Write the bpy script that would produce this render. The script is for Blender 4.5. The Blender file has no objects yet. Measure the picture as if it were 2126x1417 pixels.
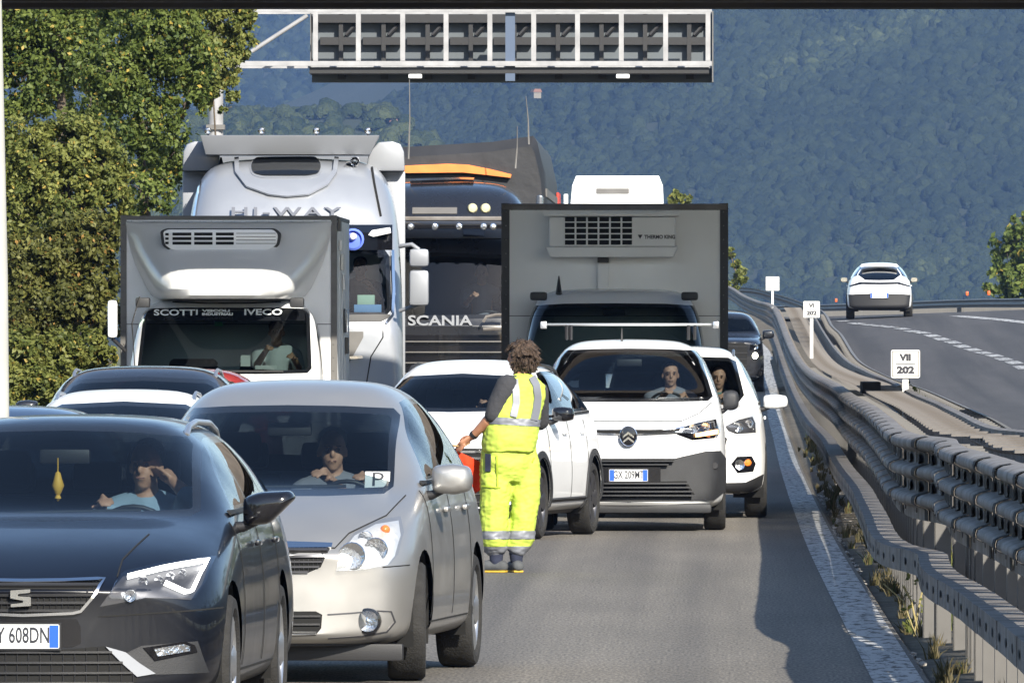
import bpy, bmesh, math, random
from math import sin, cos, pi, radians, sqrt, atan2
from mathutils import Vector, Matrix, noise
from mathutils.bvhtree import BVHTree
import numpy as np

random.seed(7)
scene = bpy.context.scene
# ------------------------------------------------------------------ camera, sky, sun, exposure
F = 25000.0            # focal length in photograph pixels (2126 wide)
U0, V0, HC = 1492.0, 690.0, 1.86
camd = bpy.data.cameras.new("camera"); cam = bpy.data.objects.new("camera", camd)
scene.collection.objects.link(cam); scene.camera = cam
cam.location = (0, 0, HC); cam.rotation_euler = (pi/2, 0, 0)
camd.sensor_width = 36.0; camd.lens = 36.0*F/2126.0
camd.shift_x = -(U0-1063.0)/2126.0; camd.shift_y = -(708.5-V0)/2126.0
camd.clip_start = 0.5; camd.clip_end = 30000
SUN_EL = radians(31.4); SUN_AZ = radians(156.0)      # azimuth clockwise from +Y (looking direction)
world = bpy.data.worlds.new("World"); scene.world = world; world.use_nodes = True
wn = world.node_tree; bgn = wn.nodes["Background"]
sky = wn.nodes.new("ShaderNodeTexSky"); sky.sky_type = 'NISHITA'; sky.sun_disc = False
sky.sun_elevation = SUN_EL; sky.sun_rotation = SUN_AZ; sky.air_density = 1.0; sky.dust_density = 0.7; sky.ozone_density = 1.5
wn.links.new(sky.outputs[0], bgn.inputs[0]); bgn.inputs[1].default_value = 0.115
sund = bpy.data.lights.new("sun", 'SUN'); sun = bpy.data.objects.new("sun", sund); scene.collection.objects.link(sun)
sund.energy = 5.0; sund.angle = radians(0.53); sund.color = (1.0, 0.93, 0.80)
sdir = Vector((sin(SUN_AZ)*cos(SUN_EL), cos(SUN_AZ)*cos(SUN_EL), sin(SUN_EL)))
sun.rotation_euler = sdir.to_track_quat('Z', 'Y').to_euler()
scene.view_settings.view_transform = 'Standard'; scene.view_settings.look = 'None'
scene.view_settings.exposure = 0.98; scene.view_settings.gamma = 1.0
scene.view_settings.use_curve_mapping = False
scene.cycles.volume_bounces = 1; scene.cycles.max_bounces = 8; scene.cycles.transparent_max_bounces = 16
scene.cycles.use_denoising = True; scene.cycles.sample_clamp_indirect = 4.0
scene.cycles.caustics_reflective = False; scene.cycles.caustics_refractive = False

# ------------------------------------------------------------------ helpers
COL = scene.collection
def lerp(a, b, t): return a+(b-a)*t
def interp(tab, x, k=1):
    """smooth monotone-ish interpolation in a table [(x, y1, y2..)]"""
    if x <= tab[0][0]: return tab[0][k]
    if x >= tab[-1][0]: return tab[-1][k]
    for i in range(len(tab)-1):
        if x <= tab[i+1][0]:
            x0, x1 = tab[i][0], tab[i+1][0]; y0, y1 = tab[i][k], tab[i+1][k]
            m0 = (y1-tab[i-1][k])/(x1-tab[i-1][0]) if i > 0 else (y1-y0)/(x1-x0)
            m1 = (tab[i+2][k]-y0)/(tab[i+2][0]-x0) if i < len(tab)-2 else (y1-y0)/(x1-x0)
            h = x1-x0; t = (x-x0)/h
            return (2*t**3-3*t**2+1)*y0+(t**3-2*t**2+t)*h*m0+(-2*t**3+3*t**2)*y1+(t**3-t**2)*h*m1
def tag(o, label=None, cat=None, group=None, kind=None):
    if label: o["label"] = label
    if cat: o["category"] = cat
    if group: o["group"] = group
    if kind: o["kind"] = kind
    return o
def empty(name, loc=(0,0,0), rz=0.0, label=None, cat=None, group=None):
    o = bpy.data.objects.new(name, None); COL.objects.link(o)
    o.location = loc; o.rotation_euler = (0,0,rz); o.empty_display_size = .2
    return tag(o, label, cat, group)
def link(name, me, parent=None, mat=None, smooth=False):
    o = bpy.data.objects.new(name, me); COL.objects.link(o)
    if parent: o.parent = parent
    if mat is not None and len(me.materials) == 0:
        for m in (mat if isinstance(mat, (list, tuple)) else [mat]): me.materials.append(m)
    if smooth: me.shade_smooth()
    return o
def bmobj(name, bm, mat, parent=None, smooth=True, sharp=None):
    me = bpy.data.meshes.new(name); bm.to_mesh(me); bm.free()
    if smooth:
        me.shade_smooth()
        if sharp: me.set_sharp_from_angle(angle=radians(sharp))
    return link(name, me, parent, mat)
def pydata(name, v, f, mat, parent=None, smooth=False):
    me = bpy.data.meshes.new(name); me.from_pydata([tuple(p) for p in v], [], f); me.update()
    if smooth: me.shade_smooth()
    return link(name, me, parent, mat)
def box_bm(bm, x0, x1, y0, y1, z0, z1, M=None, bevel=0.0):
    tmp = bmesh.new()
    bmesh.ops.create_cube(tmp, size=1.0)
    for v in tmp.verts:
        v.co = Vector((lerp(x0,x1,v.co.x+.5), lerp(y0,y1,v.co.y+.5), lerp(z0,z1,v.co.z+.5)))
    if bevel > 0: bmesh.ops.bevel(tmp, geom=tmp.edges[:], offset=bevel, segments=2, profile=.6, affect='EDGES')
    if M is not None: bmesh.ops.transform(tmp, matrix=M, verts=tmp.verts)
    merge(bm, tmp); tmp.free()
def merge(bm, src):
    mp = {}
    for v in src.verts: mp[v] = bm.verts.new(v.co)
    for f in src.faces:
        try: bm.faces.new([mp[v] for v in f.verts])
        except ValueError: pass
def box(name, x0, x1, y0, y1, z0, z1, mat, parent=None, bevel=0.0, M=None):
    bm = bmesh.new(); box_bm(bm, x0, x1, y0, y1, z0, z1, M, bevel)
    return bmobj(name, bm, mat, parent, smooth=bevel > 0, sharp=40)
def tube_bm(bm, pts, r, n=8, cap=True, radii=None):
    pts = [Vector(p) for p in pts]; rings = []
    up = Vector((0,0,1))
    for i, p in enumerate(pts):
        d = (pts[min(i+1,len(pts)-1)]-pts[max(i-1,0)]).normalized()
        a = d.cross(up)
        if a.length < .05: a = d.cross(Vector((1,0,0)))
        a.normalize(); b = d.cross(a).normalized(); rr = radii[i] if radii else r
        rings.append([bm.verts.new(p+a*cos(2*pi*k/n)*rr+b*sin(2*pi*k/n)*rr) for k in range(n)])
    for i in range(len(rings)-1):
        for k in range(n): bm.faces.new((rings[i][k], rings[i][(k+1)%n], rings[i+1][(k+1)%n], rings[i+1][k]))
    if cap: bm.faces.new(rings[0][::-1]); bm.faces.new(rings[-1])
def tube(name, pts, r, mat, parent=None, n=8, radii=None):
    bm = bmesh.new(); tube_bm(bm, pts, r, n, radii=radii); return bmobj(name, bm, mat, parent, True, 50)
def lathe_bm(bm, prof, n=32, axis='x', c=(0,0,0)):
    """prof: list of (a, r): a along the axis"""
    rings = []; c = Vector(c)
    for a, r in prof:
        ring = []
        for k in range(n):
            t = 2*pi*k/n; p = {'x': (a, r*cos(t), r*sin(t)), 'y': (r*cos(t), a, r*sin(t)), 'z': (r*cos(t), r*sin(t), a)}[axis]
            ring.append(bm.verts.new(c+Vector(p)))
        rings.append(ring)
    for i in range(len(rings)-1):
        for k in range(n): bm.faces.new((rings[i][k], rings[i][(k+1)%n], rings[i+1][(k+1)%n], rings[i+1][k]))
def lathe(name, prof, mat, parent=None, n=32, axis='x', c=(0,0,0), sharp=40):
    bm = bmesh.new(); lathe_bm(bm, prof, n, axis, c); bmesh.ops.recalc_face_normals(bm, faces=bm.faces)
    return bmobj(name, bm, mat, parent, True, sharp)
def prism(name, poly, d0, d1, axis, mat, parent=None, bevel=0.0):
    """extrude a 2D polygon; axis 'y': poly is (x,z); 'x': poly is (y,z); 'z': (x,y)"""
    def P(p, d): return {'y': (p[0], d, p[1]), 'x': (d, p[0], p[1]), 'z': (p[0], p[1], d)}[axis]
    bm = bmesh.new()
    a = [bm.verts.new(P(p, d0)) for p in poly]; b = [bm.verts.new(P(p, d1)) for p in poly]; n = len(poly)
    bm.faces.new(a); bm.faces.new(b[::-1])
    for i in range(n): bm.faces.new((a[i], b[i], b[(i+1)%n], a[(i+1)%n]))
    bmesh.ops.recalc_face_normals(bm, faces=bm.faces)
    if bevel > 0: bmesh.ops.bevel(bm, geom=bm.edges[:], offset=bevel, segments=2, profile=.6, affect='EDGES')
    return bmobj(name, bm, mat, parent, bevel > 0, 40)
def rnd_poly(poly, r, n=4):
    out = []
    N = len(poly)
    for i in range(N):
        a, b, c = Vector(poly[i-1]), Vector(poly[i]), Vector(poly[(i+1)%N])
        d1, d2 = (a-b), (c-b); l1, l2 = d1.length, d2.length
        rr = min(r, l1*.45, l2*.45)
        p, q = b+d1/l1*rr, b+d2/l2*rr
        for k in range(n+1):
            t = k/n; out.append(tuple(p*(1-t)**2+b*2*t*(1-t)+q*t*t))
    return out
def shrink(poly, d):
    """inset a polygon (any orientation) by d"""
    A = sum(poly[i-1][0]*poly[i][1]-poly[i][0]*poly[i-1][1] for i in range(len(poly)))
    s = 1 if A > 0 else -1; out = []; N = len(poly)
    for i in range(N):
        a, b, c = Vector(poly[i-1]), Vector(poly[i]), Vector(poly[(i+1)%N])
        e1, e2 = (b-a).normalized(), (c-b).normalized()
        n1, n2 = Vector((-e1.y, e1.x))*s, Vector((-e2.y, e2.x))*s
        m = (n1+n2); m = m/max(m.length_squared*.5, .35) if m.length > 1e-6 else n1
        out.append(tuple(b+m*d))
    return out
def inpoly(p, poly):
    x, y = p; c = False; j = len(poly)-1
    for i in range(len(poly)):
        xi, yi = poly[i]; xj, yj = poly[j]
        if (yi > y) != (yj > y) and x < (xj-xi)*(y-yi)/(yj-yi)+xi: c = not c
        j = i
    return c
def text_obj(name, s, size, mat, parent, M, extrude=.002, sx=1.0, bold=0.0, align='CENTER', label=None, spacing=1.0):
    cu = bpy.data.curves.new(name, 'FONT'); cu.body = s; cu.size = size; cu.extrude = extrude; cu.offset = bold
    cu.align_x = align; cu.align_y = 'CENTER'; cu.resolution_u = 3; cu.space_character = spacing
    t = bpy.data.objects.new("tmp_text", cu); COL.objects.link(t)
    dg = bpy.context.evaluated_depsgraph_get(); me = bpy.data.meshes.new_from_object(t.evaluated_get(dg))
    bpy.data.objects.remove(t); bpy.data.curves.remove(cu)
    me.transform(Matrix.Diagonal((sx,1,1,1))); me.name = name; me.materials.clear(); me.materials.append(mat)
    o = link(name, me, parent); o.matrix_local = M
    if label: o["label"] = label
    return o
def face_cam(x, y, z, tilt=0.0, flip=False):
    """placement for lettering that faces -Y (towards the camera)"""
    return Matrix.Translation((x,y,z)) @ Matrix.Rotation(pi if flip else 0, 4, 'Z') @ Matrix.Rotation(pi/2-tilt, 4, 'X')

# ------------------------------------------------------------------ materials
MATS = {}
def mat(name, col=(.5,.5,.5), rough=.5, metal=0.0, coat=0.0, var=0.0, vscale=8.0, bump=0.0, bscale=60.0, spec=.5,
        emit=None, estr=0.0, trans=0.0, flake=False, col2=None, backdark=False, sss=0.0, dirt=0.0, coord='Object'):
    if name in MATS: return MATS[name]
    m = bpy.data.materials.new(name); m.use_nodes = True; nt = m.node_tree; N = nt.nodes; Lk = nt.links
    b = N["Principled BSDF"]; out = N["Material Output"]
    b.inputs["Base Color"].default_value = (*col, 1); b.inputs["Roughness"].default_value = rough
    b.inputs["Metallic"].default_value = metal; b.inputs["Coat Weight"].default_value = coat; b.inputs["Coat Roughness"].default_value = .04
    b.inputs["Specular IOR Level"].default_value = spec
    if trans: b.inputs["Transmission Weight"].default_value = trans
    if sss: b.inputs["Subsurface Weight"].default_value = sss; b.inputs["Subsurface Radius"].default_value = (.02,.008,.005)
    if emit: b.inputs["Emission Color"].default_value = (*emit, 1); b.inputs["Emission Strength"].default_value = estr
    tc = N.new("ShaderNodeTexCoord")
    if var > 0 or col2 is not None:
        nz = N.new("ShaderNodeTexNoise"); nz.inputs["Scale"].default_value = vscale; nz.inputs["Detail"].default_value = 6
        Lk.new(tc.outputs[coord], nz.inputs["Vector"])
        rp = N.new("ShaderNodeValToRGB"); c2 = col2 if col2 is not None else tuple(min(1, c*(1+var)) for c in col)
        c1 = col if col2 is not None else tuple(c*(1-var) for c in col)
        rp.color_ramp.elements[0].position = .32; rp.color_ramp.elements[1].position = .68
        rp.color_ramp.elements[0].color = (*c1, 1); rp.color_ramp.elements[1].color = (*c2, 1)
        Lk.new(nz.outputs["Fac"], rp.inputs[0]); Lk.new(rp.outputs[0], b.inputs["Base Color"])
    if dirt > 0:      # road film: blotchy roughness
        n2 = N.new("ShaderNodeTexNoise"); n2.inputs["Scale"].default_value = 5; n2.inputs["Detail"].default_value = 8
        Lk.new(tc.outputs[coord], n2.inputs["Vector"])
        mr = N.new("ShaderNodeMapRange"); mr.inputs[1].default_value = .35; mr.inputs[2].default_value = .75
        mr.inputs[3].default_value = rough; mr.inputs[4].default_value = min(1, rough+dirt); Lk.new(n2.outputs["Fac"], mr.inputs[0])
        Lk.new(mr.outputs[0], b.inputs["Roughness"])
    if bump > 0:
        n3 = N.new("ShaderNodeTexNoise"); n3.inputs["Scale"].default_value = bscale; n3.inputs["Detail"].default_value = 4
        Lk.new(tc.outputs[coord], n3.inputs["Vector"]); bp = N.new("ShaderNodeBump"); bp.inputs["Strength"].default_value = bump
        bp.inputs["Distance"].default_value = .02; Lk.new(n3.outputs["Fac"], bp.inputs["Height"]); Lk.new(bp.outputs[0], b.inputs["Normal"])
    if backdark:     # the inside of the body shell is trimmed in dark cloth
        g = N.new("ShaderNodeNewGeometry"); d = N.new("ShaderNodeBsdfDiffuse"); d.inputs[0].default_value = (.03,.03,.033,1)
        mx = N.new("ShaderNodeMixShader"); Lk.new(g.outputs["Backfacing"], mx.inputs[0]); Lk.new(b.outputs[0], mx.inputs[1]); Lk.new(d.outputs[0], mx.inputs[2])
        Lk.new(mx.outputs[0], out.inputs[0])
    MATS[name] = m; return m
def glass(name, tint=(.6,.68,.7), refl=1.0, rough=.0):
    if name in MATS: return MATS[name]
    m = bpy.data.materials.new(name); m.use_nodes = True; nt = m.node_tree; N = nt.nodes; Lk = nt.links
    N.remove(N["Principled BSDF"]); out = N["Material Output"]
    t = N.new("ShaderNodeBsdfTransparent"); t.inputs[0].default_value = (*tint, 1)
    g = N.new("ShaderNodeBsdfGlossy"); g.inputs["Roughness"].default_value = rough; g.inputs[0].default_value = (1,1,1,1)
    fr = N.new("ShaderNodeFresnel"); fr.inputs[0].default_value = 1.5
    mu = N.new("ShaderNodeMath"); mu.operation = 'MULTIPLY'; mu.inputs[1].default_value = refl*1.6; mu.use_clamp = True
    mx = N.new("ShaderNodeMixShader"); Lk.new(fr.outputs[0], mu.inputs[0]); Lk.new(mu.outputs[0], mx.inputs[0])
    Lk.new(t.outputs[0], mx.inputs[1]); Lk.new(g.outputs[0], mx.inputs[2]); Lk.new(mx.outputs[0], out.inputs[0])
    MATS[name] = m; return m
M_white = mat("white_paint", (.80,.81,.82), .32, coat=.6, backdark=True, dirt=.12)
M_whitebox = mat("white_panel", (.86,.87,.88), .45, dirt=.2, var=.04, vscale=2)
M_navy = mat("navy_paint", (.0016,.0024,.006), .30, metal=.05, coat=.55, backdark=True, dirt=.06)
M_black = mat("black_paint", (.012,.013,.017), .25, coat=.8, backdark=True, dirt=.1)
M_darkblue = mat("dark_blue_paint", (.02,.035,.075), .3, metal=.3, coat=.8, backdark=True)
M_darkgrey = mat("dark_grey_paint", (.05,.055,.065), .3, metal=.3, coat=.8, backdark=True)
M_red = mat("red_paint", (.33,.03,.03), .3, coat=.7, backdark=True)
M_silver = mat("champagne_silver_paint", (.42,.41,.395), .34, metal=.72, coat=.45, backdark=True, dirt=.1)
M_trucksilver = mat("truck_silver_paint", (.37,.39,.43), .36, metal=.5, coat=.5, backdark=True, dirt=.1)
M_plastic = mat("black_plastic", (.018,.018,.02), .5, bump=.1, bscale=200)
M_greyplastic = mat("grey_bumper_plastic", (.022,.023,.026), .6, bump=.15, bscale=150, var=.15, vscale=6)
M_gloss = mat("piano_black", (.006,.006,.008), .12, coat=.6)
M_chrome = mat("chrome", (.82,.83,.85), .12, metal=1.0)
M_alu = mat("brushed_alloy", (.55,.56,.58), .3, metal=.9, dirt=.2)
M_darkalloy = mat("dark_alloy", (.10,.10,.11), .35, metal=.7)
M_tyre = mat("tyre_rubber", (.018,.0175,.017), .85, bump=.4, bscale=90, var=.3, vscale=14)
M_void = mat("dark_cavity", (.006,.006,.006), .9)
M_cloth = mat("seat_cloth", (.035,.037,.045), .9, bump=.2, bscale=300)
M_lens = glass("lamp_lens", (.93,.94,.95), .9)
M_glass = glass("tinted_glass", (.50,.58,.62), .60)
M_glassm = glass("lorry_glass", (.30,.36,.36), .6)
M_fairing = mat("truck_fairing_grey", (.27,.285,.315), .45, metal=.3, coat=.2, dirt=.2)
M_glassd = glass("dark_privacy_glass", (.10,.11,.13), .9)
M_reflector = mat("lamp_reflector", (.85,.86,.88), .14, metal=1.0, bump=.5, bscale=30)
M_led = mat("led_strip", (1,1,1), .3, emit=(1,.98,.9), estr=2.5)
M_lampbase = mat("lamp_housing_grey", (.30,.31,.33), .3, metal=.6, bump=.6, bscale=25)
M_lamplight = mat("lamp_housing_bright", (.72,.73,.74), .28, metal=.5, bump=.4, bscale=20)
M_amber = mat("amber_lens", (.9,.22,.03), .25, coat=.5)
M_redlens = mat("red_lens", (.5,.01,.01), .2, coat=.5)
M_plate = mat("plate_white", (.62,.63,.64), .35)
M_plateblue = mat("plate_blue", (.02,.10,.55), .35)
M_ink = mat("dark_lettering", (.02,.022,.03), .5)
M_whiteink = mat("white_lettering", (.8,.85,.87), .5)
M_frit = mat("black_glass_edge", (.008,.009,.011), .12, coat=.3)
M_skin = mat("skin", (.46,.25,.16), .55, sss=.06, var=.1, vscale=20)
M_skintan = mat("tanned_skin", (.40,.19,.11), .55, sss=.06, var=.1, vscale=20)
M_hair = mat("brown_hair", (.055,.035,.025), .6, bump=.6, bscale=40)
M_paper = mat("paper", (.78,.78,.76), .8)
M_galv0 = mat("bare_alloy_bar", (.55,.57,.58), .4, metal=.5)
M_rubber = mat("rubber_trim", (.012,.012,.012), .7)
# ------------------------------------------------------------------ road geometry tables (distance, height ...)
GZ = [(0,0),(150,0),(175,.0),(215,.06),(240,.24),(262,.56),(301,1.22),(340,1.55),(378,1.80),(420,2.1),(470,2.3),(600,2.6),(800,2.7)]
BAR = [(38,1.42,1.27),(50,1.41,1.26),(55.3,1.38,1.25),(60,1.335,1.25),(64,1.27,1.25),(67,1.285,1.25),(69.5,1.31,1.25),(72.5,1.17,1.245),(75.5,1.13,1.25),(84,1.18,1.25),
       (92,1.22,1.25),(99,1.256,1.25),(115,1.28,1.25),(144,1.387,1.25),(175,1.41,1.25),(215,1.50,1.30),(240,1.51,1.49),(262,1.47,1.85),(280,1.44,2.2),(301,1.41,2.49),(340,1.35,2.7),(378,1.26,2.84),(420,.9,3.15),(470,.25,3.7),(540,-1.2,3.9)]
RBAR = [(38,2.4,1.0),(70,2.45,1.0),(100,2.54,1.0),(121,2.74,1.0),(141,2.87,1.0),(182,3.12,1.0),(225,3.15,1.05),(260,3.0,1.28),(298,3.0,1.84),(312,2.92,2.05),
        (327,2.92,2.32),(340,2.88,2.50),(403,2.6,2.94),(449,2.1,3.3),(500,1.3,3.7),(560,0,3.9),(640,-3,3.95),(760,-9,4.0)]
def gz(D): return interp(GZ, D)
def xb(D): return interp(BAR, D, 1)
def zb_(D): return interp(BAR, D, 2)
def xr(D): return interp(RBAR, D, 1)
def zr(D): return interp(RBAR, D, 2)
def rgz(D, X):        # right carriageway surface
    base = zr(D)-interp([(0,.62),(220,.55),(300,.36),(345,.28),(400,.55),(450,.95),(520,1.25),(800,1.3)], D)
    return base+interp([(0,.02),(200,.03),(320,.05),(400,.01),(450,-.01),(800,-.01)], D)*(X-xr(D))
def sc(D): return F/D
def U2X(u, D): return (u-U0)/sc(D)
def V2Z(v, D): return HC+(V0-v)/sc(D)
def hit(u, v, zfun, lo=50, hi=700):
    best = None; D = lo
    while D < hi:
        X = U2X(u, D); d = V2Z(v, D)-zfun(D, X)
        if best is not None and d <= 0: return (X, D, zfun(D, X))
        best = d; D += 0.5
    return (U2X(u, hi), hi, zfun(hi, 0))
lgz = lambda D, X: gz(D)
Ds = [-400,-100,0,10,20,30,38]+[38+2*i for i in range(1,130)]+[300+6*i for i in range(1,84)]
def sheet(name, cols, mat_, kind="structure", label=None, D_list=None):
    """cols: list of functions D -> (X, Z)"""
    dl = D_list or Ds; v = []; f = []; n = len(cols)
    for D in dl:
        for c in cols: X, Z = c(D); v.append((X, D, Z))
    for i in range(len(dl)-1):
        for j in range(n-1): f.append((i*n+j, i*n+j+1, (i+1)*n+j+1, (i+1)*n+j))
    o = pydata(name, v, f, mat_, smooth=True); tag(o, label, None, None, kind); return o

def asphalt(name, c0, c1, patch=.25):
    m = mat(name, c0, .88); nt = m.node_tree; N = nt.nodes; L = nt.links; b = N["Principled BSDF"]
    tc = N.new("ShaderNodeTexCoord"); mp = N.new("ShaderNodeMapping"); mp.inputs["Scale"].default_value = (1,.12,1); L.new(tc.outputs["Object"], mp.inputs[0])
    n1 = N.new("ShaderNodeTexNoise"); n1.inputs["Scale"].default_value = 1.3; n1.inputs["Detail"].default_value = 8; L.new(mp.outputs[0], n1.inputs["Vector"])
    mp2 = N.new("ShaderNodeMapping"); mp2.inputs["Scale"].default_value = (60,6,60); L.new(tc.outputs["Object"], mp2.inputs[0])
    n2 = N.new("ShaderNodeTexNoise"); n2.inputs["Scale"].default_value = 1; n2.inputs["Detail"].default_value = 2; L.new(mp2.outputs[0], n2.inputs["Vector"])
    r1 = N.new("ShaderNodeValToRGB"); r1.color_ramp.elements[0].position = .3; r1.color_ramp.elements[1].position = .75
    r1.color_ramp.elements[0].color = (*c0,1); r1.color_ramp.elements[1].color = (*c1,1); L.new(n1.outputs["Fac"], r1.inputs[0])
    r2 = N.new("ShaderNodeValToRGB"); r2.color_ramp.elements[0].position = .3; r2.color_ramp.elements[1].position = .72
    r2.color_ramp.elements[0].color = (.36,.36,.36,1); r2.color_ramp.elements[1].color = (1.65,1.62,1.58,1); L.new(n2.outputs["Fac"], r2.inputs[0])
    mp3 = N.new("ShaderNodeMapping"); mp3.inputs["Scale"].default_value = (1.6,.012,1); L.new(tc.outputs["Object"], mp3.inputs[0])
    n3 = N.new("ShaderNodeTexNoise"); n3.inputs["Scale"].default_value = 1; n3.inputs["Detail"].default_value = 5; L.new(mp3.outputs[0], n3.inputs["Vector"])
    r3 = N.new("ShaderNodeValToRGB"); r3.color_ramp.elements[0].position = .36; r3.color_ramp.elements[1].position = .6; r3.color_ramp.elements[0].color = (.60,.60,.62,1); r3.color_ramp.elements[1].color = (1.06,1.05,1.03,1); L.new(n3.outputs["Fac"], r3.inputs[0])
    mz = N.new("ShaderNodeMix"); mz.data_type = 'RGBA'; mz.blend_type = 'MULTIPLY'; mz.inputs[0].default_value = 1; L.new(r1.outputs[0], mz.inputs[6]); L.new(r3.outputs[0], mz.inputs[7])
    mx = N.new("ShaderNodeMix"); mx.data_type = 'RGBA'; mx.blend_type = 'MULTIPLY'; mx.inputs[0].default_value = .8
    L.new(mz.outputs[2], mx.inputs[6]); L.new(r2.outputs[0], mx.inputs[7]); L.new(mx.outputs[2], b.inputs["Base Color"])
    bp = N.new("ShaderNodeBump"); bp.inputs["Strength"].default_value = .35; bp.inputs["Distance"].default_value = .006
    L.new(n2.outputs["Fac"], bp.inputs["Height"]); L.new(bp.outputs[0], b.inputs["Normal"]); return m
M_asph = asphalt("worn_asphalt", (.124,.115,.102), (.170,.157,.138))
M_asph2 = asphalt("fresh_asphalt", (.042,.040,.043), (.056,.053,.056))
def line_paint():
    m = mat("road_line_paint", (.6,.6,.6), .7); nt = m.node_tree; N = nt.nodes; L = nt.links; b = N["Principled BSDF"]
    tc = N.new("ShaderNodeTexCoord"); mp = N.new("ShaderNodeMapping"); mp.inputs["Scale"].default_value = (1,.18,1); L.new(tc.outputs["Object"], mp.inputs[0])
    n1 = N.new("ShaderNodeTexNoise"); n1.inputs["Scale"].default_value = 13; n1.inputs["Detail"].default_value = 6; n1.inputs["Roughness"].default_value = .7; L.new(mp.outputs[0], n1.inputs["Vector"])
    r = N.new("ShaderNodeValToRGB"); r.color_ramp.elements[0].position = .42; r.color_ramp.elements[1].position = .50
    r.color_ramp.elements[0].color = (.06,.058,.052,1); r.color_ramp.elements[1].color = (.46,.46,.46,1); L.new(n1.outputs["Fac"], r.inputs[0])
    n2 = N.new("ShaderNodeTexNoise"); n2.inputs["Scale"].default_value = 3; L.new(mp.outputs[0], n2.inputs["Vector"])
    mx = N.new("ShaderNodeMix"); mx.data_type = 'RGBA'; mx.blend_type = 'MULTIPLY'; mx.inputs[0].default_value = .35; L.new(r.outputs[0], mx.inputs[6]); L.new(n2.outputs["Fac"], mx.inputs[7])
    L.new(mx.outputs[2], b.inputs["Base Color"]); return m
M_line = line_paint()
M_dirt = mat("verge_dirt", (.06,.05,.036), .95, col2=(.15,.13,.10), vscale=2.2, bump=1.0, bscale=16)
M_terrain = mat("meadow_ground", (.05,.06,.025), .95, col2=(.10,.095,.05), vscale=.06, bump=.5, bscale=2)
M_galv = mat("galvanised_steel", (.21,.20,.195), .65, metal=.1, col2=(.105,.09,.078), vscale=3.5, bump=.2, bscale=9, dirt=.2)
M_galvd = mat("weathered_steel", (.135,.13,.125), .6, metal=.15, var=.15, vscale=3)
M_concrete = mat("concrete", (.33,.31,.28), .9, var=.15, vscale=1.5, bump=.3, bscale=12)
M_signw = mat("sign_white", (.72,.72,.70), .5)
M_signink = mat("sign_black", (.03,.03,.04), .5)

# ground sheets
XL = -13.5
edge_line = [hit(u, v, lgz) for u, v in ((1868,1417),(1800,1300),(1755,1220),(1712,1140),(1680,1070),(1655,1010),(1637,960),(1622,910),(1610,870))]
EL = sorted([(p[1], p[0]) for p in edge_line]+[(40, edge_line[0][0]+.04), (330,edge_line[-1][0]+.05), (450,.1), (800,-9)])
print("edge line", [(round(a),round(b,2)) for a,b in EL])
def xe(D): return interp(EL, D)
sheet("road_left", [lambda D: (XL, gz(D)), lambda D: (-6, gz(D)), lambda D: (-2, gz(D)), lambda D: (xe(D)+.16, gz(D))], M_asph)
def wl(D): return .20
sheet("edge_line", [lambda D: (xe(D)-.14, gz(D)+.004), lambda D: (xe(D)+.13, gz(D)+.004)], M_line)
sheet("median_ground", [lambda D: (xe(D)+.16, gz(D)-.004), lambda D: (xe(D)+.22, gz(D)-.05+.02*noise.noise((D*.7,0,0))),
      lambda D: (xb(D)-.15, lerp(gz(D), zb_(D)-1.22, .7)-.04+.05*noise.noise((D*.5,3,0))), lambda D: (xb(D)+.4, zb_(D)-1.22+.05*noise.noise((D*.4,5,0))),
      lambda D: (xr(D)-.5, lerp(zb_(D)-1.22, zr(D)-.85,.7)), lambda D: (xr(D)+.15, rgz(D, xr(D))-.10)], M_dirt)
sheet("road_right", [lambda D: (xr(D)+.12, rgz(D, xr(D))), lambda D: (xr(D)+6, rgz(D, xr(D)+6)), lambda D: (xr(D)+11.5, rgz(D, xr(D)+11.5))], M_asph2)
M_verge = mat("dry_verge_grass", (.14,.14,.06), .95, col2=(.26,.25,.12), vscale=.7, bump=.6, bscale=6)
sheet("verge_right", [lambda D: (xr(D)+11.5, rgz(D, xr(D)+11.5)-.01), lambda D: (xr(D)+13.5, rgz(D, xr(D)+11.5)+.55), lambda D: (xr(D)+17, rgz(D, xr(D)+11.5)+.6),
      lambda D: (xr(D)+40, -3.6)], M_verge)
sheet("verge_left", [lambda D: (-60, -3.6), lambda D: (XL-4, gz(D)-.3), lambda D: (XL, gz(D)-.02)], M_terrain)
tv = [(-3000,-3000,-3.8),(3000,-3000,-3.8),(3000,12000,-3.8),(-3000,12000,-3.8)]
tag(pydata("ground", tv, [(0,1,2,3)], M_terrain), kind="structure")
# road lines on the right carriageway
dash_px = [(1749,667),(1779,672),(1805,675),(1826,677),(1847,679),(1873,683),(1894,688),(1915,691),(1936,697),(1955,704),(1978,711),(1998,719),(2020,726),(2042,733),(2064,739),(2084,746),(2105,753),(2123,763),(2143,772)]
dots = [hit(u, v, rgz, 120) for u, v in dash_px]
print("dashes", [(round(p[0],1), round(p[1])) for p in dots])
for i, p in enumerate(dots):
    q = dots[min(i+1, len(dots)-1)] if i < len(dots)-1 else p; r0 = dots[i-1] if i else p
    d = Vector((q[0]-r0[0], q[1]-r0[1])).normalized()
    if d.y > 0: d = -d
    ln = min(3.0, max(1.2, .28*(Vector(q[:2])-Vector(r0[:2])).length)) ; w = .16
    nrm = Vector((1, 0))
    vs = []
    for a, b_ in ((-1,-1),(1,-1),(1,1),(-1,1)):
        P = Vector(p[:2])+nrm*a*w+d*b_*ln*.6; vs.append((P.x, P.y, rgz(P.y, P.x)+.006))
    o = pydata("lane_dash", vs, [(0,1,2,3)], M_line); tag(o, kind="structure")
rl = [hit(u, v, rgz, 200) for u, v in ((1985,656),(2030,660),(2080,664),(2126,669),(2180,676))]
vs = []; fs = []
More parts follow.
